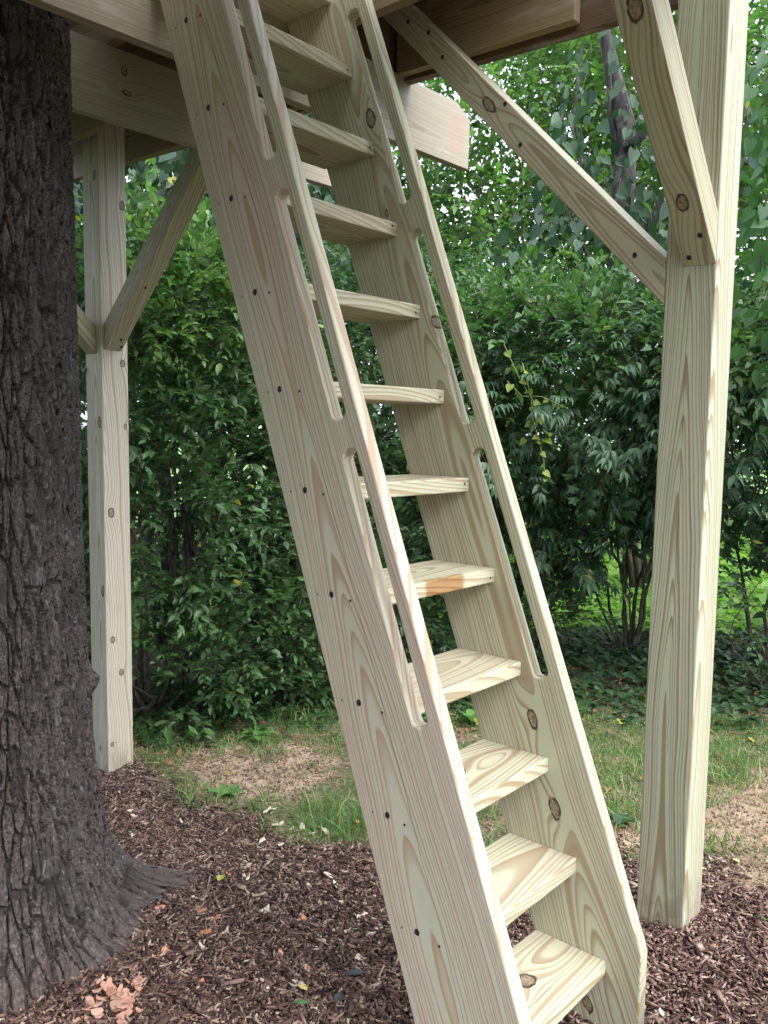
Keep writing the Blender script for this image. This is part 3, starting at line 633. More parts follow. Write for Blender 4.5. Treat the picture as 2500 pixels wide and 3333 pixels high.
def leaf_mat(name, a, b, gloss=0.36, trans=0.30, yellow=0.006, vein=(1.5, 1.45, 1.5)):
    t = NT(name); uv = t.coord('UV'); r = t.math('FRACT', t.math('ADD', t.island(), t.objrand()))
    c = t.mix(r, a, b)
    c = t.mix(t.smooth(r, 1.0-yellow, 1.0-yellow*0.6), c, (0.40, 0.36, 0.05))
    ux, uy, _ = t.sep(uv)
    side = t.math('ABSOLUTE', t.math('SUBTRACT', uy, 0.5))
    mid = t.smooth(side, 0.028, 0.010)
    vv = t.math('ABSOLUTE', t.math('SUBTRACT', t.math('FRACT', t.math('MULTIPLY', t.math('SUBTRACT', ux, t.math('MULTIPLY', side, 0.9)), 6.0)), 0.5))
    vns = t.math('MAXIMUM', mid, t.math('MULTIPLY', t.smooth(vv, 0.09, 0.02), 0.6))
    c = t.mix(t.math('MULTIPLY', vns, 0.45), c, t.mix(1.0, c, vein, 'MULTIPLY'))
    c = t.mix(t.math('MULTIPLY', t.noise(t.coord(), 30, 2), 0.35), c, (a[0]*0.5, a[1]*0.5, a[2]*0.5))
    t.set(t.bsdf.inputs['Base Color'], c); t.bsdf.inputs['Roughness'].default_value = gloss; t.bsdf.inputs['Specular IOR Level'].default_value = 0.5
    t.set(t.bsdf.inputs['Normal'], t.bump(t.math('SUBTRACT', 0.0, vns), 0.5, 0.002))
    tr = t.n.new('ShaderNodeBsdfTranslucent'); t.set(tr.inputs['Color'], t.mix(1.0, c, (1.25, 1.6, 0.85), 'MULTIPLY'))
    mx = t.n.new('ShaderNodeMixShader'); mx.inputs[0].default_value = trans
    t.l.new(t.bsdf.outputs[0], mx.inputs[1]); t.l.new(tr.outputs[0], mx.inputs[2]); t.l.new(mx.outputs[0], t.out.inputs['Surface'])
    return t.m
def bark_mat(name, a, b, scale=30, lichen=0.0):
    t = NT(name); P = t.coord(); n = t.noise(t.vmath('MULTIPLY', P, (1, 1, 0.25)), scale, 4, 0.65)
    c = t.mix(t.smooth(n, 0.35, 0.65), a, b)
    if lichen: c = t.mix(t.math('MULTIPLY', t.smooth(t.noise(P, 14, 3), 0.55, 0.65), lichen), c, (0.26, 0.28, 0.24))
    t.set(t.bsdf.inputs['Base Color'], c); t.bsdf.inputs['Roughness'].default_value = 0.9
    t.set(t.bsdf.inputs['Normal'], t.bump(n, 0.8, 0.01)); return t.m
M_twig = bark_mat('twig_bark', (0.06, 0.045, 0.03), (0.16, 0.13, 0.09), 60)
M_stem = bark_mat('stem_bark', (0.045, 0.035, 0.028), (0.13, 0.105, 0.08), 40, 0.25)
M_dark = bark_mat('dark_tree_bark', (0.012, 0.010, 0.009), (0.050, 0.042, 0.036), 26, 0.22)

def orient(d, upv):
    d = d/np.linalg.norm(d, axis=1, keepdims=True)
    z = upv - d*np.sum(upv*d, 1, keepdims=True); z /= np.linalg.norm(z, axis=1, keepdims=True)+1e-9
    y = np.cross(z, d); return np.stack([d, y, z], -1)
def sprig(kind, r):
    """leaf bases, directions, normals, sizes in sprig space (x along the stem, z to the sun)"""
    P, D, N, S = [], [], [], []
    if kind == 'privet':
        n = 9; L = 0.24
        for k in range(n):
            f = k/(n-1); sgn = 1 if k % 2 else -1; a = sgn*(1.05-0.75*f)+r.normal(0, .35)
            P.append((L*f*0.95+0.01, 0, -0.06*f*f)); D.append((math.cos(a), math.sin(a), -0.15+r.normal(0, .35))); N.append((r.normal(0, .5), r.normal(0, .5), 1)); S.append(0.066*(1.1-0.35*f)*r.uniform(.55, 1.25))
    elif kind == 'fan':
        for j in range(3):
            for k in range(5):
                a = (k-2)*0.62+r.normal(0, .10); P.append((0.07+0.085*j, 0.0, -0.02*j)); dn = -0.45-0.12*j
                D.append((math.cos(a), math.sin(a)*1.05, dn+r.normal(0, .1))); N.append((0.35+r.normal(0, .15), r.normal(0, .2), 1)); S.append(0.088*(1-0.09*abs(k-2))*r.uniform(.8, 1.15))
    elif kind == 'vine':
        n = 7; L = 0.5
        for k in range(n):
            f = k/(n-1); sgn = 1 if k % 2 else -1
            P.append((L*f, sgn*0.05, 0.05)); D.append((0.8, sgn*0.35+r.normal(0, .2), -0.2+r.normal(0, .15))); N.append((r.normal(0, .3), r.normal(0, .35), 1)); S.append(0.078*r.uniform(.5, 1.25))
    elif kind == 'tree':
        n = 9; L = 0.34
        for k in range(n):
            f = k/(n-1); sgn = 1 if k % 2 else -1; a = sgn*(0.95-0.6*f)+r.normal(0, .25)
            P.append((L*f, 0, -0.08*f*f)); D.append((math.cos(a), math.sin(a), -0.25+r.normal(0, .2))); N.append((r.normal(0, .4), r.normal(0, .4), 1)); S.append(0.080*r.uniform(.6, 1.2))
    return [np.array(q, float) for q in (P, D, N, S)]

def blob_sprigs(blobs, per_m2, up_bias=0.5, droop=0.0, depth=0.35, hang=False, seed=1, clip=None):
    """sprig bases and directions over the outside of a union of ellipsoids"""
    r = np.random.default_rng(seed); Ps, Ds = [], []
    for bi, (c, rad) in enumerate(blobs):
        c = np.array(c); rad = np.array(rad, float)
        n = int(per_m2*4*math.pi*(np.mean(rad)**2))
        q = r.normal(size=(n, 3)); q /= np.linalg.norm(q, axis=1, keepdims=True)
        lump = 1 + 0.16*np.sin(q[:, 0]*5+bi)*np.cos(q[:, 1]*6+2*bi)+0.12*np.sin(q[:, 2]*9+bi*3) + r.normal(0, .05, n)
        f = (1-depth*r.random(n)**1.6)*lump
        p = c + q*rad*f[:, None]
        keep = np.ones(n, bool)
        for bj, (c2, r2) in enumerate(blobs):
            if bj != bi: keep &= np.sum(((p-np.array(c2))/np.array(r2))**2, 1) > 0.55
        tocam = -p + np.array((0, 0, H)); tocam /= np.linalg.norm(tocam, axis=1, keepdims=True)
        nn = q/rad; nn /= np.linalg.norm(nn, axis=1, keepdims=True)
        keep &= (np.sum(nn*tocam, 1) > -0.35) | (r.random(n) < 0.25)
        keep &= p[:, 2] > gz(p[:, 0], p[:, 1])+0.04
        if clip is not None: keep &= clip(p)
        p, nn = p[keep], nn[keep]
        d = nn + r.normal(0, .45, p.shape); d[:, 2] += up_bias - droop
        if hang: d = nn*0.25 + r.normal(0, .2, p.shape); d[:, 2] -= 1.0
        Ps.append(p); Ds.append(d)
    return np.concatenate(Ps), np.concatenate(Ds)
def grow(P, D, kind, seed, scale=1.0, hang=False):
    r = np.random.default_rng(seed); tm = [sprig(kind, r) for _ in range(6)]
    n = len(P)
    if hang:
        out = np.array((0, 0, H)) - P; out /= np.linalg.norm(out, axis=1, keepdims=True); upv = out + r.normal(0, .5, P.shape) + np.array((0, 0, .6))
    else: upv = np.tile(np.array((0, 0, 1.0)), (n, 1)) + r.normal(0, .25, (n, 3))
    R = orient(D, upv); which = r.integers(0, 6, n); sc = scale*r.uniform(.75, 1.25, n)
    LP, LR, LS = [], [], []
    for k in range(6):
        s = which == k
        if not s.any(): continue
        p, d, nn, ss = tm[k]; Rl = orient(d, nn)
        LP.append((P[s][:, None] + np.einsum('nij,mj->nmi', R[s], p)*sc[s][:, None, None]).reshape(-1, 3))
        LR.append(np.einsum('nij,mjk->nmik', R[s], Rl).reshape(-1, 3, 3))
        LS.append((ss[None]*sc[s][:, None]).ravel())
    stems = []
    L = {'privet': .26, 'fan': .26, 'vine': .5, 'tree': .34}[kind]
    e = P + R[:, :, 0]*(L*sc)[:, None] - np.array((0, 0, 1))*(0.03*sc)[:, None]
    w = R[:, :, 1]*(0.0022*sc)[:, None]; h = R[:, :, 2]*(0.0022*sc)[:, None]
    b0 = P - R[:, :, 0]*0.05
    SV = np.stack([b0+w, b0-w, b0+h*1.7, e], 1).reshape(-1, 3)
    SF = (np.array([(0, 1, 3), (1, 2, 3), (2, 0, 3)])[None]+4*np.arange(n)[:, None, None]).reshape(-1, 3)
    return np.concatenate(LP), np.concatenate(LR), np.concatenate(LS), SV, SF
LEAFMESH = {}
def leaf_mesh(tpl, mat):
    k = (tpl, mat.name)
    if k not in LEAFMESH:
        V, F, uv = TPL[tpl]; me = bpy.data.meshes.new('leaf')
        me.from_pydata([tuple(v) for v in V], [], [tuple(f) for f in F]); l = me.uv_layers.new(name='UVMap')
        me.uv_layers[0].data.foreach_set('uv', uv[F.ravel()].astype(np.float32).ravel())
        me.polygons.foreach_set('use_smooth', np.ones(len(F), bool)); me.materials.append(mat); me.update(); LEAFMESH[k] = me
    return LEAFMESH[k]
def bake_leaves(name, P, R, S, tpl, mat, parent, r):
    V, F, uv = TPL[tpl]
    sx = S[:, None]*r.uniform(.85, 1.15, (len(S), 3)); sx[:, 2] = S*r.uniform(.3, 2.6, len(S))
    W = P[:, None] + np.einsum('nij,nmj->nmi', R, V[None]*sx[:, None])
    n, m = len(P), len(V)
    FF = (F[None]+m*np.arange(n)[:, None, None]).reshape(-1, 3)
    o = mesh_obj(name, W.reshape(-1, 3), FF, mat, parent, None, True, np.tile(uv, (n, 1))); o['kind'] = 'stuff'
    return o
def plant(root, P, R, S, SV, SF, tpl, mat, singles=300, seed=0):
    r = np.random.default_rng(seed)
    ok, u, v, f = inframe(P[:, 0], P[:, 1], P[:, 2], -10)
    sc = np.where(ok, S/f, 0)
    cell = (u//26).astype(int)*4000+(v//26).astype(int)
    order = np.lexsort((f, cell)); first = np.zeros(len(P), bool)
    cc = cell[order]; first[order[np.r_[True, cc[1:] != cc[:-1]]]] = True
    sc = np.where(first, sc, 0); pick = np.argsort(-sc)[:singles]; pick = pick[sc[pick] > 0]
    rest = np.ones(len(P), bool); rest[pick] = False
    bake_leaves('foliage', P[rest], R[rest], S[rest], tpl, mat, root, r)
    if SV is not None:
        o = mesh_obj('twigs', SV, SF, M_twig, root); o['kind'] = 'stuff'
    me = leaf_mesh(tpl, mat); T = ORIGIN[root.name]
    for i in pick:
        o = bpy.data.objects.new('leaf', me); COL.objects.link(o); o.parent = root
        A = R[i]*S[i]*np.array((1.05, r.uniform(.9, 1.1), r.uniform(.5, 2.2)))
        p = P[i]-np.array(T)
        o.matrix_basis = Matrix(((*A[0], p[0]), (*A[1], p[1]), (*A[2], p[2]), (0, 0, 0, 1)))
def tube(name, pts, radii, mat, parent, n=7):
    V, F = [], []
    pts = [Vector(p) for p in pts]
    for i, p in enumerate(pts):
        d = (pts[min(i+1, len(pts)-1)]-pts[max(i-1, 0)]).normalized()
        a = Vector((0, 0, 1)).cross(d) if abs(d.z) < 0.95 else Vector((1, 0, 0)).cross(d)
        a.normalize(); b = d.cross(a)
        for k in range(n):
            t = 2*math.pi*k/n; V.append(p + (a*math.cos(t)+b*math.sin(t))*radii[i])
    for i in range(len(pts)-1):
        for k in range(n): F.append((i*n+k, i*n+(k+1) % n, (i+1)*n+(k+1) % n, (i+1)*n+k))
    F.append(tuple(range(n))[::-1]); F.append(tuple((len(pts)-1)*n+k for k in range(n)))
    return mesh_obj(name, V, F, mat, parent, None, True)
def wander_path(a, b, n, amp, r):
    a, b = Vector(a), Vector(b); out = []; off = Vector()
    for k in range(n+1):
        f = k/n; w = math.sin(math.pi*f)
        off += Vector((r.gauss(0, amp), r.gauss(0, amp), r.gauss(0, amp)*0.5)); out.append(a.lerp(b, f)+off*w)
    return out
def soil(x, y): return float(gz(np.array(float(x)), np.array(float(y))))

M_priv = leaf_mat('hedge_leaf_green', (0.040, 0.100, 0.038), (0.110, 0.215, 0.070), 0.35, 0.27)
M_privd = leaf_mat('shrub_leaf_deep_green', (0.028, 0.074, 0.032), (0.078, 0.155, 0.056), 0.36, 0.22)
M_fan = leaf_mat('layered_shrub_leaf', (0.027, 0.072, 0.033), (0.072, 0.150, 0.060), 0.36, 0.20)
M_tree2 = leaf_mat('tall_tree_leaf', (0.040, 0.100, 0.028), (0.120, 0.220, 0.048), 0.48, 0.44)
M_priv2 = leaf_mat('honeysuckle_leaf', (0.048, 0.118, 0.038), (0.115, 0.22, 0.060), 0.38, 0.30)
M_vine = leaf_mat('vine_leaf', (0.016, 0.050, 0.026), (0.042, 0.098, 0.042), 0.50, 0.22)
M_vineb = leaf_mat('bright_vine_leaf', (0.035, 0.095, 0.030), (0.075, 0.165, 0.045), 0.5, 0.30)
M_tree = leaf_mat('bright_tree_leaf', (0.055, 0.125, 0.036), (0.140, 0.245, 0.058), 0.46, 0.42)
M_ivy = leaf_mat('ground_ivy_leaf', (0.022, 0.060, 0.022), (0.060, 0.125, 0.038), 0.35, 0.25)
M_lawn = leaf_mat('sunny_groundcover_leaf', (0.16, 0.32, 0.05), (0.28, 0.48, 0.08), 0.45, 0.40)

def shrub(name, label, cat, base, blobs, per_m2, kind, tpl, mat, seed, stems=6, stem_r=0.016, **kw):
    hang = kw.pop('hang', False); scale = kw.pop('scale', 1.0); group = kw.pop('group', None); singles = kw.pop('singles', 300); sm = kw.pop('stem_mat', M_stem)
    root = thing(name, label, cat, base, group)
    P, D = blob_sprigs(blobs, per_m2, hang=hang, seed=seed, **kw)
    plant(root, *grow(P, D, kind, seed+1, scale, hang), tpl, mat, singles, seed)
    r = random.Random(seed)
    for k in range(stems):
        c, rad = blobs[k % len(blobs)]
        tip = Vector(c)+Vector((r.uniform(-.5, .5)*rad[0], r.uniform(-.5, .5)*rad[1], r.uniform(0, .5)*rad[2]))
        b = Vector(base)+Vector((r.uniform(-.12, .12), r.uniform(-.12, .12), -0.03))
        path = wander_path(b, tip, 8, 0.035, r); tube('stem', path, [stem_r*(1-0.75*i/8)*r.uniform(.8, 1.2) for i in range(9)], sm, root)
    return root
def B(u, v, d, rx, ry=None, rz=None): return (tuple(at(u, v, d)), (rx, ry or rx, rz or rx))
def foot(u, d):
    p = at(u, 1400, d); return (p.x, p.y, soil(p.x, p.y))

# left hedge (bright new growth on top, dark below)
shrub('privet_shrub', 'dense leafy privet shrub behind the knotty left post, bright green at its top', 'shrub', foot(480, 5.3),
      [B(500, 1110, 5.45, .72, .72, .62), B(330, 1300, 5.3, .7, .7, .7), B(640, 1450, 5.45, .68, .68, .66), B(380, 1900, 5.35, .72, .72, .78), B(700, 1950, 5.35, .70, .70, .75), B(500, 2200, 5.05, .55, .55, .42), B(760, 2200, 5.2, .42, .42, .34), B(560, 1700, 4.95, .40, .40, .5)],
      150, 'privet', 'ovate', M_priv, 11, stems=7, clip=lambda p: np.hypot(p[:, 0], p[:, 1]) > 4.62)
shrub('privet_shrub', 'dark green privet shrub behind the left ladder plank, beside the bare soil', 'shrub', foot(960, 5.5),
      [B(960, 1500, 5.75, .66, .66, .62), B(1080, 1950, 5.7, .70, .70, .70), B(930, 2120, 5.4, .50, .50, .36), B(860, 1150, 5.9, .6, .6, .55)],
      130, 'privet', 'ovate', M_privd, 23, stems=6)
shrub('privet_shrub', 'leafy shrub behind the ladder steps, pale at the top and dark near the soil', 'shrub', foot(1330, 6.2),
      [B(1210, 1050, 6.5, .75, .75, .6), B(1420, 1350, 6.4, .75, .75, .7), B(1250, 1800, 6.3, .75, .75, .75), B(1560, 1900, 6.3, .70, .70, .75), B(1580, 1150, 6.6, .7, .7, .55), B(1330, 2080, 6.1, .6, .6, .4)],
      90, 'privet', 'ovate', M_priv, 37, stems=6)
shrub('bright_hedge_top', 'hedge top of fresh yellow-green leaves, lit brightness in their colour, between the left post and the ladder', 'bush', foot(560, 5.6),
      [B(600, 960, 5.15, .40, .40, .24), B(430, 820, 5.3, .22, .22, .26), B(740, 1010, 5.15, .30, .30, .2), B(500, 1080, 5.0, .3, .3, .16)], 120, 'privet', 'ovate', leaf_mat('fresh_lit_leaf', (0.085, 0.185, 0.050), (0.19, 0.32, 0.085), 0.4, 0.34), 43, stems=5, stem_r=0.010, scale=1.0)  # extra plant for the hedge top; lit brightness and new growth coloured in
# right shrub with hanging layered leaves on bare stems
rb = shrub('layered_shrub', 'broad dark shrub with drooping layered leaves on several bare stems, between ladder and right post', 'shrub', foot(2040, 6.4),
      [B(1830, 1330, 6.1, .95, .95, .62), B(2080, 1410, 6.2, .8, .8, .52), B(1700, 1640, 6.3, .55, .7, .62), B(2200, 1250, 6.3, .8, .8, .50)],
      78, 'fan', 'lance', M_fan, 41, stems=0, depth=0.5, up_bias=0.15, clip=lambda p: (p[:, 2] > 0.66) | (np.hypot(p[:, 0]-5.3, p[:, 1]-3.1) < 0.55))
r_ = random.Random(3)
for (u0, v0, u1, v1, rad) in ((2030, 2110, 1890, 1650, .014), (2040, 2110, 1950, 1550, .018), (2052, 2110, 2040, 1560, .018), (2060, 2110, 2120, 1600, .015), (2036, 2110, 1985, 1480, .012), (2024, 2110, 1850, 1560, .010), (2070, 2110, 2190, 1500, .014), (2045, 2115, 2075, 1660, .009)):
    a = at(u0, v0, 6.4); b = at(u1, v1, 6.3); a.z = soil(a.x, a.y)-0.02
    tube('stem', wander_path(a, b, 10, 0.022, r_), [rad*(1-0.06*i) for i in range(11)], M_stem, rb)
shrub('layered_shrub', 'dark shrub with drooping layered leaves showing to the right of the right post', 'shrub', foot(2560, 6.0),
      [B(2520, 1450, 5.9, .85, .85, .62), B(2700, 1300, 6.0, .8, .8, .7)], 78, 'fan', 'lance', M_fan, 53, stems=6, depth=0.5, up_bias=0.15)
shrub('honeysuckle_shrub', 'bright green leafy shrub topping the dark layered one, with yellow vine tips', 'shrub', foot(1700, 6.1),
      [B(1640, 1110, 5.75, .45, .40, .30), B(1850, 1110, 5.75, .50, .45, .26), B(2080, 1120, 5.8, .50, .45, .28), B(2470, 1170, 5.5, .5, .45, .28), B(1560, 1300, 5.8, .35, .35, .3)], 110, 'privet', 'ovate', M_priv2, 59, stems=6, scale=1.1)
# vine covered tree at upper left
shrub('ivy_clad_tree', 'dark tree draped in heart-leaved vine, seen under the platform at the upper left', 'tree', foot(560, 7.0),
      [B(560, 640, 6.8, .95, .95, .95), B(760, 820, 7.0, .9, .9, .9), B(300, 700, 6.7, .9, .9, .9), B(560, 300, 7.0, .9, .9, .9), B(950, 500, 7.6, .8, .8, .8)],
      42, 'vine', 'heart', M_vine, 67, stems=5, stem_r=0.05, hang=True, stem_mat=M_dark)
# slender bright trees in the centre and right
shrub('young_tree', 'airy young tree with bright green leaves and white sky showing through, behind the long brace', 'tree', foot(1560, 9.2),
      [B(1420, 420, 9.4, .62), B(1640, 300, 9.2, .70), B(1560, 640, 9.0, .72), B(1380, 780, 9.3, .60), B(1760, 760, 9.0, .72), B(1620, 960, 8.8, .72), B(1330, 1010, 8.9, .6), B(1850, 420, 9.4, .75)],
      40, 'tree', 'ovate', M_tree, 71, stems=8, stem_r=0.035, depth=0.9, scale=1.15)
shrub('young_tree', 'tall leafy tree with sky gaps standing behind the dark vine-hung trunk', 'tree', foot(2080, 9.8),
      [B(2020, 250, 9.8, .95), B(2200, 560, 9.6, .9), B(1980, 760, 9.4, .85), B(2130, 1000, 9.2, .8), B(2420, 300, 9.8, 1.0), B(2480, 800, 9.4, .9), B(1780, 180, 10.2, .8)],
      40, 'tree', 'ovate', M_tree2, 83, stems=8, stem_r=0.04, depth=0.9, scale=1.2)
shrub('leaning_tree', 'darker leafy tree glimpsed between the ladder steps and above the shrub', 'tree', foot(1100, 9.5),
      [B(1000, 700, 9.6, .8), B(1150, 980, 9.4, .8), B(1230, 700, 10.2, .6), B(1330, 560, 10.5, .55)], 30, 'tree', 'ovate', M_vine, 89, stems=5, stem_r=0.04, depth=0.7)
# the vine-hung dark tree with a forked trunk
base = foot(2210, 6.9)
vt = thing('vine_hung_tree', 'dark forked tree trunk with big heart-shaped vine leaves, seen between the braces', 'tree', base)
r_ = random.Random(8)
pth = [Vector(base)+Vector((0, 0, -.05))] + [at(u, v, 6.9) for u, v in ((2190, 1700), (2110, 1300), (2030, 1000), (2015, 800), (2030, 600), (2040, 420), (2000, 250), (1960, 80), (1950, -150))]
tube('trunk', pth, [.13, .115, .105, .10, .095, .088, .075, .06, .045, .03], M_dark, vt, 12)
for P_, R_ in (([(2020, 900), (2090, 780), (2170, 650), (2300, 480), (2450, 300)], .060), ([(2030, 560), (1990, 380), (1985, 200), (1975, 0)], .030), ([(2010, 820), (1900, 560), (1870, 380), (1900, 150)], .020),
               ([(2000, 1000), (1850, 700), (1800, 520), (1840, 300)], .016), ([(2040, 480), (2110, 420), (2200, 250)], .04), ([(2480, 520), (2380, 530), (2300, 560)], .03)):
    tube('limb', [at(u+r_.uniform(-6, 6), v, 6.85+r_.uniform(-.1, .1)) for u, v in P_], [R_*(1-0.12*i) for i in range(len(P_))], M_dark, vt, 8)
P, D = blob_sprigs([B(2000, 300, 6.6, .50, .4, .62), B(1900, 500, 6.5, .36, .3, .42), B(2080, 520, 6.5, .40, .3, .5), B(1800, 700, 6.3, .34, .3, .3), B(2130, 900, 6.4, .35, .3, .4), B(2440, 560, 6.4, .4, .4, .7)], 11, hang=True, seed=97)
plant(vt, *grow(P, D, 'vine', 98, 1.12, True), 'heart', M_vine, 300, 97)
# right edge: big-leaved vine close by
shrub('grape_vine', 'climbing vine with broad bright leaves hanging at the right edge beyond the post', 'vine', foot(2560, 4.6),
      [B(2560, 760, 4.9, .22, .22, .30), B(2560, 250, 5.4, .22, .22, .35), B(2540, 1010, 5.1, .2, .2, .16)], 30, 'vine', 'heart', M_vineb, 101, stems=3, stem_r=0.006, hang=True, scale=0.95)
shrub('low_sapling', 'small sapling with dark leaves at the right edge by the sunny lawn', 'sapling', foot(2520, 5.2),
      [B(2520, 1960, 5.2, .20, .20, .32)], 70, 'privet', 'ovate', M_privd, 107, stems=3, stem_r=0.006)

# hanging vines with yellow tips in front of the right shrub
gv = thing('trailing_vine', 'pale yellow-green vine trailing down over the shrub just right of the ladder', 'vine', tuple(at(1700, 1150, 5.2)))
r_ = random.Random(12)
LPs, LRs, LSs = [], [], []
for (pp, n) in (([(1640, 1120), (1690, 1230), (1740, 1310), (1790, 1420), (1740, 1440)], 9), ([(1700, 1180), (1730, 1300), (1735, 1400), (1700, 1440)], 6), ([(1730, 1340), (1770, 1500), (1775, 1570)], 6), ([(1650, 1240), (1700, 1290), (1760, 1290), (1850, 1330)], 6)):
    pts = [at(u, v, 5.2+r_.uniform(-.05, .05)) for u, v in pp]
    tube('stem', pts, [0.0028]*len(pts), bpy.data.materials.get('vine_stem') or plain('vine_stem', (0.22, 0.30, 0.08), 0.6), gv, 5)
    for k in range(n):
        f = (k+.5)/n*(len(pts)-1); i = min(int(f), len(pts)-2); p = pts[i].lerp(pts[i+1], f-i)
        LPs.append(p); LRs.append((r_.uniform(-1, 1), r_.uniform(-1, 1), -.5)); LSs.append(r_.uniform(.025, .062))
P = np.array(LPs); D = np.array(LRs); N = np.array((0, 0, H))-P
M_yv = leaf_mat('yellow_vine_leaf', (0.16, 0.28, 0.04), (0.34, 0.40, 0.06), 0.5, 0.3)
plant(gv, P, orient(D, N/5+rng.normal(0, .3, N.shape)+np.array((0, 0, .7))), np.array(LSs), None, None, 'heart', M_yv, 300, 5) if False else None
me = leaf_mesh('heart', M_yv); RR = orient(D, N/5+rng.normal(0, .3, N.shape)+np.array((0, 0, .7)))
for i in range(len(P)):
    A = RR[i]*LSs[i]; p = P[i]-np.array(ORIGIN[gv.name]); o = link(bpy.data.objects.new('leaf', me)); o.parent = gv
    o.matrix_basis = Matrix(((*A[0], p[0]), (*A[1], p[1]), (*A[2], p[2]), (0, 0, 0, 1)))

# far wood
r = np.random.default_rng(5)
bl = []
for k in range(26):
    u = -700 + k*160; d = 13+3*math.sin(k*2.1)+(8 if u > 1700 else 0); bl.append(B(u, 1330-120*math.sin(k*1.3), d, 1.7, 1.7, 1.9))
for k in range(12):
    u = -600 + k*330; 
    if 900 < u < 2700: continue
    bl.append(B(u, 600+100*math.sin(k*2), 15, 2.2, 2.2, 2.4))
for (u, v, d) in ((1900, 900, 14), (2150, 700, 15), (2400, 900, 14), (2250, 350, 15), (2500, 450, 15), (2050, 200, 16), (1750, 1000, 14), (1500, 1080, 14)): bl.append(B(u, v, d, 1.5))
for k in range(7): bl.append(B(-500+k*250, 1150+60*math.sin(k*2.7), 9.5, 1.5, 1.5, 1.7))
P, D = blob_sprigs(bl, 11, seed=131, depth=0.5)
LP, LR, LS, SV, SF = grow(P, D, 'tree', 132, 2.1)
ring = []                                     # unseen ring of trees added round the camera to block low sky
for k in range(30):
    a_ = YAW + math.radians(48 + k*(264/29)); d = 9.5+1.2*math.sin(k*1.9)
    for zc_, rz in ((1.2, 1.5), (2.3+0.4*math.sin(k*2.3), 1.5)): ring.append(((d*math.cos(a_), d*math.sin(a_), zc_), (1.6, 1.6, rz)))
P, D = blob_sprigs(ring, 4.2, seed=141, depth=0.4)
a1, a2, a3, _, _ = grow(P, D, 'tree', 142, 3.6)
LP, LR, LS = np.concatenate([LP, a1]), np.concatenate([LR, a2]), np.concatenate([LS, a3])
M_wood = leaf_mat('far_wood_leaf', (0.018, 0.048, 0.014), (0.055, 0.115, 0.030), 0.5, 0.25, yellow=0.0)
wd = bake_leaves('woodland', LP, LR, LS, 'ovate', M_wood, None, r); wd['label'] = 'mass of distant trees closing the garden behind the shrubs, plus an added ring out of view'; wd['category'] = 'woodland'

# ------------------------------------------------------------------ low plants
def blades(n, area, dens, hmin, hmax, wid, lean=0.35, clumps=None, seed=1):
    r = np.random.default_rng(seed)
    x = r.uniform(area[0], area[1], n); y = r.uniform(area[2], area[3], n)
    k = r.random(n) < dens(x, y); x, y = x[k], y[k]
    z = height(x, y, 0.0); ok = inframe(x, y, z, 120)[0]; x, y, z = x[ok], y[ok], z[ok]; n = len(x)
    h = r.uniform(hmin, hmax, n)*(0.6+0.8*vnoise(x*9, y*9, 4)); a = r.uniform(0, 6.283, n); ln = np.abs(r.normal(0, lean, n))*h
    dx, dy = np.cos(a), np.sin(a); w = wid*r.uniform(.6, 1.3, n); b = r.uniform(0, 6.283, n); wx, wy = np.cos(b)*w, np.sin(b)*w
    p0 = np.stack([x, y, z-0.004], -1)
    def pt(f, g): return p0 + np.stack([dx*ln*f*f*1.8, dy*ln*f*f*1.8, h*f*(1-0.25*f*np.clip(ln/h, 0, 1))], -1)
    W = np.stack([wx, wy, 0*wx], -1)
    V = np.stack([p0+W, p0-W, pt(.5, 0)+W*.8, pt(.5, 0)-W*.8, pt(1, 0)], 1).reshape(-1, 3)
    F = (np.array([(0, 1, 3), (0, 3, 2), (2, 3, 4)])[None]+5*np.arange(n)[:, None, None]).reshape(-1, 3)
    return V, F
def grass_mat(name, stops):
    t = NT(name); c = t.ramp(t.island(), stops); t.set(t.bsdf.inputs['Base Color'], c); t.bsdf.inputs['Roughness'].default_value = 0.5
    tr = t.n.new('ShaderNodeBsdfTranslucent'); t.set(tr.inputs['Color'], c); mx = t.n.new('ShaderNodeMixShader'); mx.inputs[0].default_value = 0.3
    t.l.new(t.bsdf.outputs[0], mx.inputs[1]); t.l.new(tr.outputs[0], mx.inputs[2]); t.l.new(mx.outputs[0], t.out.inputs['Surface']); return t.m
M_grass = grass_mat('grass_blades', [(0.0, (0.055, 0.15, 0.035)), (0.5, (0.11, 0.27, 0.055)), (0.85, (0.18, 0.36, 0.08)), (0.93, (0.34, 0.33, 0.13)), (1.0, (0.5, 0.40, 0.22))])
M_straw = grass_mat('dry_grass', [(0.0, (0.30, 0.20, 0.12)), (0.6, (0.46, 0.34, 0.20)), (1.0, (0.58, 0.48, 0.30))])
def gd(x, y):
    X, Y = wob(x, y, .12)
    d = np.where(inside(MULCH, X, Y), 0.0, 0.42)*np.clip((fbm(x*3.6, y*3.6, 77)-0.44)*5.5, 0.03, 1)
    for DD, q in zip(DIRTS, (0.05, 0.10)): d = np.where(inside(DD, X, Y), q*0.5, d)
    d = np.where(np.hypot(x-3.45, y-1.60) < 0.55, 1.0, d); d = np.where(np.hypot(x-4.1, y-1.35) < 0.4, .9, d)                     # lush tuft between ladder and post
    d = np.where(np.hypot(x-2.42, y-2.30) < 0.22, 0.9, d); d = np.where(np.hypot(x-2.30, y-2.62) < 0.10, .5, d)
    d = np.minimum(d*1.25, 1); return np.where(np.hypot(x, y) > 4.9, d*0.15, d)
V, F = blades(230000, (1.9, 6.2, 0.3, 4.4), gd, 0.014, 0.048, 0.0015, seed=3)
gr = mesh_obj('grass', V, F, M_grass); gr['kind'] = 'stuff'; gr['label'] = 'patchy short green grass between the mulch and the shrubs'; gr['category'] = 'grass'
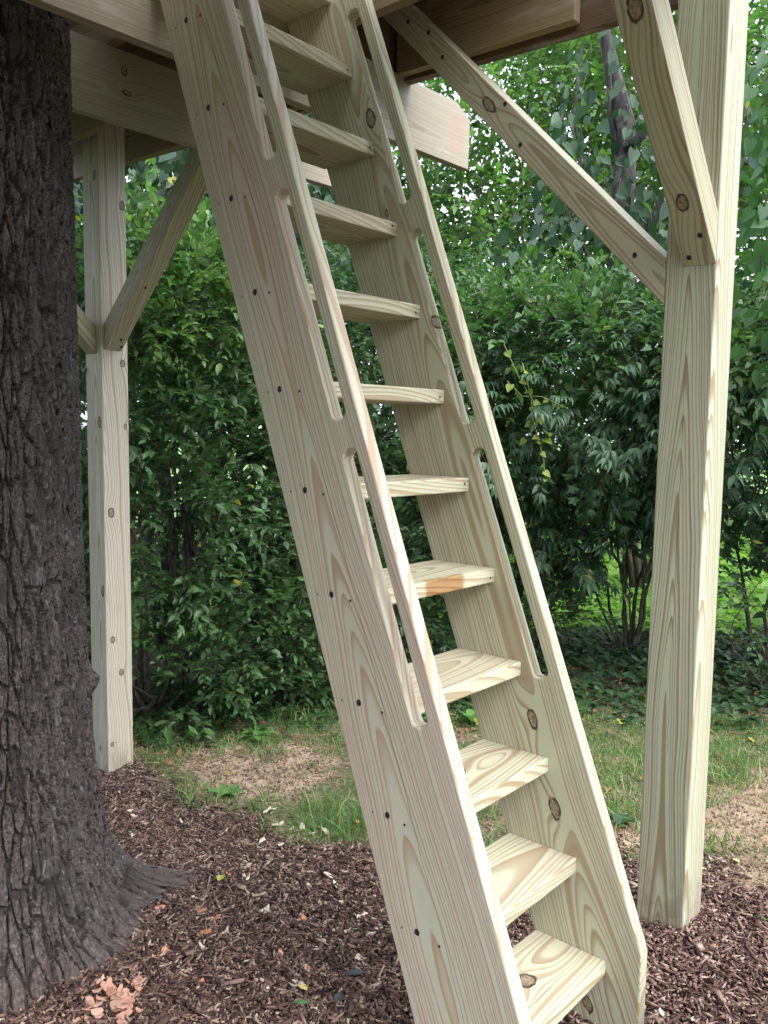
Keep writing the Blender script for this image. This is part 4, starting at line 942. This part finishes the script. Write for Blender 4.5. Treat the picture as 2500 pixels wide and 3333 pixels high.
def tufts(x, y): return np.where(fbm(x*5, y*5, 55) > 0.64, 1.0, 0.0)*np.where(inside(MULCH, *wob(x, y, .2)), 0, 1.0)*np.where(np.hypot(x, y) > 4.9, 0, 1)+np.where((np.hypot(x-2.34, y-2.16) < 0.17) | (np.hypot(x-2.55, y-0.52) < 0.13) | (np.hypot(x-2.13, y-2.85) < 0.07), 1.0, 0)
V, F = blades(26000, (1.9, 5.0, 0.2, 4.2), tufts, 0.05, 0.115, 0.0026, 0.7, seed=9)
gr2 = mesh_obj('tall_grass', V, F, M_grass); gr2['kind'] = 'stuff'; gr2['label'] = 'taller coarse grass tufts at the edge of the mulch'; gr2['category'] = 'grass'
def sd(x, y): return np.where(inside(DIRTS[1], *wob(x, y, .15)), 0.9, np.where(inside(DIRTS[0], *wob(x, y, .15)), 0.12, 0.12))*np.where(inside(MULCH, *wob(x, y)), 0, 1)
V, F = blades(60000, (2.0, 5.0, 0.2, 4.2), sd, 0.02, 0.05, 0.0014, 1.6, seed=13)
gr3 = mesh_obj('dry_grass', V, F, M_straw); gr3['kind'] = 'stuff'; gr3['label'] = 'dry straw coloured grass lying over the bare soil by the right post'; gr3['category'] = 'dry grass'
def cover(name, n, area, dens, size, mat, label, seed, tpl='ivy', lift=(0.01, 0.05), tilt=0.35):
    r = np.random.default_rng(seed); x = r.uniform(area[0], area[1], n); y = r.uniform(area[2], area[3], n)
    k = r.random(n) < dens(x, y); x, y = x[k], y[k]; z = gz(x, y) + (fbm(x*3.0, y*3.0, 21)-0.5)*0.05 + np.clip((np.hypot(x, y)-5)/5, 0, 1)*(fbm(x*0.4, y*0.4, 5)-0.5)*0.25
    ok = inframe(x, y, z, 120)[0]; x, y, z = x[ok], y[ok], z[ok]; n = len(x)
    R = rotmats(r.uniform(0, 6.283, n), r.normal(0, tilt, n), r.normal(0, tilt, n))
    o = bake_leaves(name, np.stack([x, y, z+r.uniform(*lift, n)], -1), R, r.uniform(.6, 1.3, n)*size, tpl, mat, None, r); o['label'] = label; o['category'] = 'ground cover'; return o
cover('ground_ivy', 24000, (2.4, 7.0, 0.8, 5.2), lambda x, y: np.clip((np.hypot(x, y)-4.35)*1.6, 0, 1)*(0.55+0.45*(fbm(x*2, y*2, 9) > .45))*np.where(inside(MULCH, x, y), 0, 1), 0.055, M_ivy, 'dark ivy creeping over the soil under the shrubs', 201)
cover('lawn_weeds', 42000, (6.2, 17, 1.0, 9.5), lambda x, y: np.clip((x-6.2+0.25*y)*0.9, 0, 1)*0+np.clip((np.hypot(x, y)-6.8), 0, 1), 0.10, M_lawn, 'bright green leafy groundcover in the clearing behind the shrubs', 203, lift=(0.01, 0.09))
M_dead = leaf_mat('dead_leaf', (0.16, 0.075, 0.035), (0.33, 0.17, 0.08), 0.7, 0.1, yellow=0.1)
cover('leaf_litter', 1600, (2.4, 6.5, 0.5, 4.6), lambda x, y: np.clip((np.hypot(x, y)-3.4)*0.5, 0.05, 1), 0.05, M_dead, 'brown dead leaves littering the soil before the shrubs', 207, 'ovate', (0.005, 0.02), 0.3)

# broad-leaved weeds, fallen leaves
def rosette(name, label, u, v, n, size, mat, up=0.5):
    p = ground_hit(u, v); z = soil(p.x, p.y)
    t = thing(name, label, 'weed', (p.x, p.y, z)); me = leaf_mesh('ovate', mat); r = random.Random(u)
    for k in range(n):
        a = 2*math.pi*k/n+r.uniform(-.3, .3); d = np.array([[math.cos(a), math.sin(a), up*r.uniform(.5, 1.3)]]); A = orient(d, np.array([[0, 0, 1.0]]))[0]*size*r.uniform(.7, 1.15)
        o = link(bpy.data.objects.new('leaf', me)); o.parent = t; o.matrix_basis = Matrix(((*A[0], 0), (*A[1], 0), (*A[2], 0.012), (0, 0, 0, 1)))
M_weed = leaf_mat('weed_leaf', (0.10, 0.23, 0.06), (0.16, 0.32, 0.09), 0.5, 0.3, yellow=0)
rosette('dock_weed', 'broad-leaved pale green weed beside the bare soil, in front of the dark shrub', 840, 2400, 8, 0.13, M_weed, 0.35)
rosette('dock_weed', 'weed with one upright leaf left of the bare soil patch', 640, 2415, 4, 0.12, M_weed, 1.3)
rosette('dock_weed', 'small jagged weed at the edge of the mulch under the bare soil', 735, 2590, 7, 0.09, M_weed, 0.5)
rosette('dock_weed', 'weed rosette under the shrub right of the ladder', 1880, 2330, 7, 0.10, M_weed, 0.4)
rosette('dock_weed', 'leafy weed seen through the ladder between the lower steps', 1540, 2360, 6, 0.12, M_weed, 0.9)
rosette('dock_weed', 'small tufted weed in the dry soil between ladder and right post', 2020, 2690, 9, 0.07, M_ivy, 0.5)
def fallen(u, v, s, mat, label, tpl='ovate', yaw=0.3, name='fallen_leaf'):
    p = ground_hit(u, v); z = float(height(np.array(p.x), np.array(p.y), 1.0)); me = leaf_mesh(tpl, mat)
    V_, F_, uv_ = TPL[tpl]; solid = bpy.data.meshes.new('fallen_leaf')
    vv = [tuple(q) for q in V_]+[(q[0], q[1], q[2]-0.012) for q in V_]; m = len(V_)
    ff = [tuple(f) for f in F_]+[tuple(x+m for x in f[::-1]) for f in F_]; solid.from_pydata(vv, [], ff); solid.materials.append(mat)
    o = link(bpy.data.objects.new(name, solid)); o.location = (p.x, p.y, z+0.022); o.rotation_euler = (0.1, 0.05, yaw); o.scale = (s, s*0.9, s)
    o['label'] = label; o['category'] = 'leaf'
M_yel = plain('yellow_leaf', (0.68, 0.52, 0.20), 0.6); M_grn = plain('long_green_leaf', (0.07, 0.16, 0.05), 0.5); M_slate = plain('slate_leaf', (0.055, 0.06, 0.065), 0.6); M_brn = plain('rust_leaf', (0.40, 0.20, 0.07), 0.7)
fallen(1000, 3265, 0.05, M_yel, 'pale yellow fallen leaf on the mulch left of the ladder foot', yaw=1.4)
fallen(1020, 3290, 0.10, M_grn, 'long narrow green leaf lying on the mulch near the bottom edge', 'lance', 2.4)
fallen(1190, 3190, 0.07, M_slate, 'grey curled leaf on the mulch near the ladder foot', yaw=2.3)
fallen(1090, 3285, 0.05, M_slate, 'dark leaf at the tip of the long green leaf', yaw=.3)
fallen(2300, 2830, 0.045, M_yel, 'yellow leaf just right of the foot of the right post', yaw=2.0)
fallen(2408, 2815, 0.045, M_yel, 'yellow leaf farther right of the right post, on the grass edge', yaw=1.0)
fallen(710, 2895, 0.06, plain('olive_leaf', (0.32, 0.34, 0.07), .6), 'olive green leaf beside the tip of the tree root', yaw=.6)
fallen(978, 2335, 0.10, M_brn, 'long rust coloured leaf in the grass before the dark shrub', 'lance', .2)
fallen(1165, 2710, 0.05, M_brn, 'orange-brown leaf in the grass by the left ladder plank', yaw=.9)

# ------------------------------------------------------------------ the big trunk
NA, NH = 620, 640
az = np.linspace(-math.pi, math.pi, NA, endpoint=False)
hs_ = np.concatenate([np.linspace(-0.12, 0.5, 230, endpoint=False), np.linspace(0.5, 3.6, NH-230)])
AZ, HH = np.meshgrid(az, hs_, indexing='ij')
rad = trunk_r(AZ, np.maximum(HH, 0)) - np.minimum(HH, 0)*(-0.25)
rb_ = rad + np.where(HH < 0, 0.06*(-HH)/0.1, 0)
# burr on the right-hand side and a healed branch scar
rb_ = rb_ + 0.030*np.exp(-((np.angle(np.exp(1j*(AZ-(-0.50))))/0.10)**2) - ((HH-0.80)/0.035)**2)
base_z = soil(TCX, TCY)
V = np.stack([TCX+rb_*np.cos(AZ), TCY+rb_*np.sin(AZ), base_z+HH+0.0*AZ], -1)
V[..., 2] += np.where(HH < 0.3, (gz(V[..., 0], V[..., 1])-base_z)*(1-np.clip(HH, 0, .3)/.3), 0)
idx = np.arange(NA*NH).reshape(NA, NH); nxt = np.roll(idx, -1, 0)
F = np.stack([idx[:, :-1], nxt[:, :-1], nxt[:, 1:], idx[:, 1:]], -1).reshape(-1, 4)
t = NT('furrowed_bark')
a_u = t.n.new('ShaderNodeAttribute'); a_u.attribute_name = 'bark_uv'; uvw = a_u.outputs['Vector']
U, Vv_, Wv = t.sep(uvw)
warp = t.noise(t.vmath('MULTIPLY', uvw, (9, 9, 3)), 1.0, 3)
wv = t.vmath('ADD', t.vmath('MULTIPLY', uvw, (40, 40, 6.5)), t.comb(t.math('MULTIPLY', warp, 3.4), t.math('MULTIPLY', warp, 2.0), 0.0))
vo = t.n.new('ShaderNodeTexVoronoi'); vo.feature = 'DISTANCE_TO_EDGE'; t.set(vo.inputs['Vector'], wv); vo.inputs['Scale'].default_value = 1.0; vo.inputs['Randomness'].default_value = 1.0
vo2 = t.n.new('ShaderNodeTexVoronoi'); vo2.feature = 'DISTANCE_TO_EDGE'; t.set(vo2.inputs['Vector'], t.vmath('MULTIPLY', wv, (2.1, 2.1, 2.6))); vo2.inputs['Scale'].default_value = 1.0
fine = t.noise(t.vmath('MULTIPLY', uvw, (160, 160, 110)), 1.0, 4, 0.7)
ridged = t.noise(t.vmath('MULTIPLY', uvw, (30, 30, 5)), 1.0, 4, 0.65, 0.6)
pl = t.smooth(t.math('ADD', vo.outputs['Distance'], t.math('MULTIPLY', t.math('SUBTRACT', fine, 0.5), 0.09)), 0.01, 0.10); pl2 = t.smooth(vo2.outputs['Distance'], 0.0, 0.25)
hgt = t.math('ADD', t.math('MULTIPLY', pl, 1.0), t.math('ADD', t.math('MULTIPLY', t.math('MULTIPLY', pl2, pl), 0.22), t.math('ADD', t.math('MULTIPLY', t.noise(t.vmath('MULTIPLY', uvw, (75, 75, 60)), 1.0, 5, 0.72), 0.42), t.math('MULTIPLY', ridged, 0.45))))
dsp = t.n.new('ShaderNodeDisplacement'); t.set(dsp.inputs['Height'], hgt); dsp.inputs['Midlevel'].default_value = 1.0; dsp.inputs['Scale'].default_value = 0.025
t.l.new(dsp.outputs[0], t.out.inputs['Displacement'])
c = t.mix(t.smooth(fine, 0.3, 0.7), (0.028, 0.022, 0.020), (0.175, 0.148, 0.138))
c = t.mix(t.smooth(t.noise(uvw, 5, 3), 0.45, 0.7), c, (0.075, 0.064, 0.062))
c = t.mix(t.math('MULTIPLY', t.smooth(t.noise(t.vmath('MULTIPLY', uvw, (24, 24, 9)), 1.0, 3), 0.60, 0.72), 0.7), c, (0.21, 0.20, 0.205))
c = t.mix(t.math('MULTIPLY', t.smooth(t.noise(t.vmath('MULTIPLY', uvw, (40, 40, 16)), 1.0, 3), 0.69, 0.74), 0.6), c, (0.23, 0.115, 0.06))
c = t.mix(t.math('MULTIPLY', t.smooth(t.noise(t.vmath('MULTIPLY', uvw, (90, 90, 60)), 1.0, 3), 0.60, 0.72), 0.4), c, (0.38, 0.37, 0.33))
soilm = t.math('MULTIPLY', t.smooth(t.math('ADD', Vv_ if False else t.sep(t.coord())[2], t.math('MULTIPLY', fine, 0.10)), base_z+0.24, base_z+0.04), 0.72)
c = t.mix(soilm, c, t.mix(fine, (0.06, 0.045, 0.038), (0.22, 0.165, 0.14)))
t.set(t.bsdf.inputs['Base Color'], c); t.bsdf.inputs['Roughness'].default_value = 0.9; t.bsdf.inputs['Specular IOR Level'].default_value = 0.25
t.m.displacement_method = 'BOTH'
tree = thing('large_tree', 'big tree trunk with dark furrowed bark and spreading roots at the left edge', 'tree', (TCX, TCY, base_z))
tr_o = mesh_obj('trunk', V.reshape(-1, 3), F, t.m, tree, Matrix.Identity(4), True)
a = tr_o.data.attributes.new('bark_uv', 'FLOAT_VECTOR', 'POINT')
a.data.foreach_set('vector', np.stack([0.32*np.cos(AZ), 0.32*np.sin(AZ), HH], -1).reshape(-1, 3).astype(np.float32).ravel())

r_ = random.Random(21)
limbs = []
for k, (a0, L0, zz0) in enumerate(((2.6, 2.2, 3.1), (0.9, 2.3, 3.3), (-1.9, 1.9, 3.2), (-0.2, 2.0, 3.5), (4.0, 2.2, 3.6))):
    a = Vector((TCX, TCY, zz0)); b = Vector((TCX+L0*math.cos(a0), TCY+L0*math.sin(a0), zz0+1.9))
    tube('limb', wander_path(a, b, 6, 0.05, r_), [0.13*(1-0.12*i) for i in range(7)], M_dark, tree, 9)
P, D = blob_sprigs([((0.1, 3.2, 5.6), (2.0, 1.9, 1.0)), ((-0.6, 1.2, 5.3), (1.9, 1.8, 0.9)), ((1.2, 2.4, 6.2), (1.7, 1.8, 0.9)), ((-1.8, 2.6, 5.2), (1.7, 1.8, 1.0)), ((0.6, 0.0, 5.9), (1.5, 1.5, 0.8)), ((0.9, 4.4, 6.4), (1.6, 1.4, 0.8))], 9, seed=211, depth=0.6)  # unseen canopy added to block skylight over platform and trunk
LP, LR, LS, SV, SF = grow(P, D, 'tree', 212, 1.6)
vis = inframe(LP[:, 0], LP[:, 1], LP[:, 2], 120)[0]
M_oak = leaf_mat('crown_leaf', (0.04, 0.09, 0.02), (0.08, 0.15, 0.035), 0.45, 0.3)
bake_leaves('unseen_crown', LP[~vis], LR[~vis], LS[~vis], 'ovate', M_oak, tree, np.random.default_rng(3))
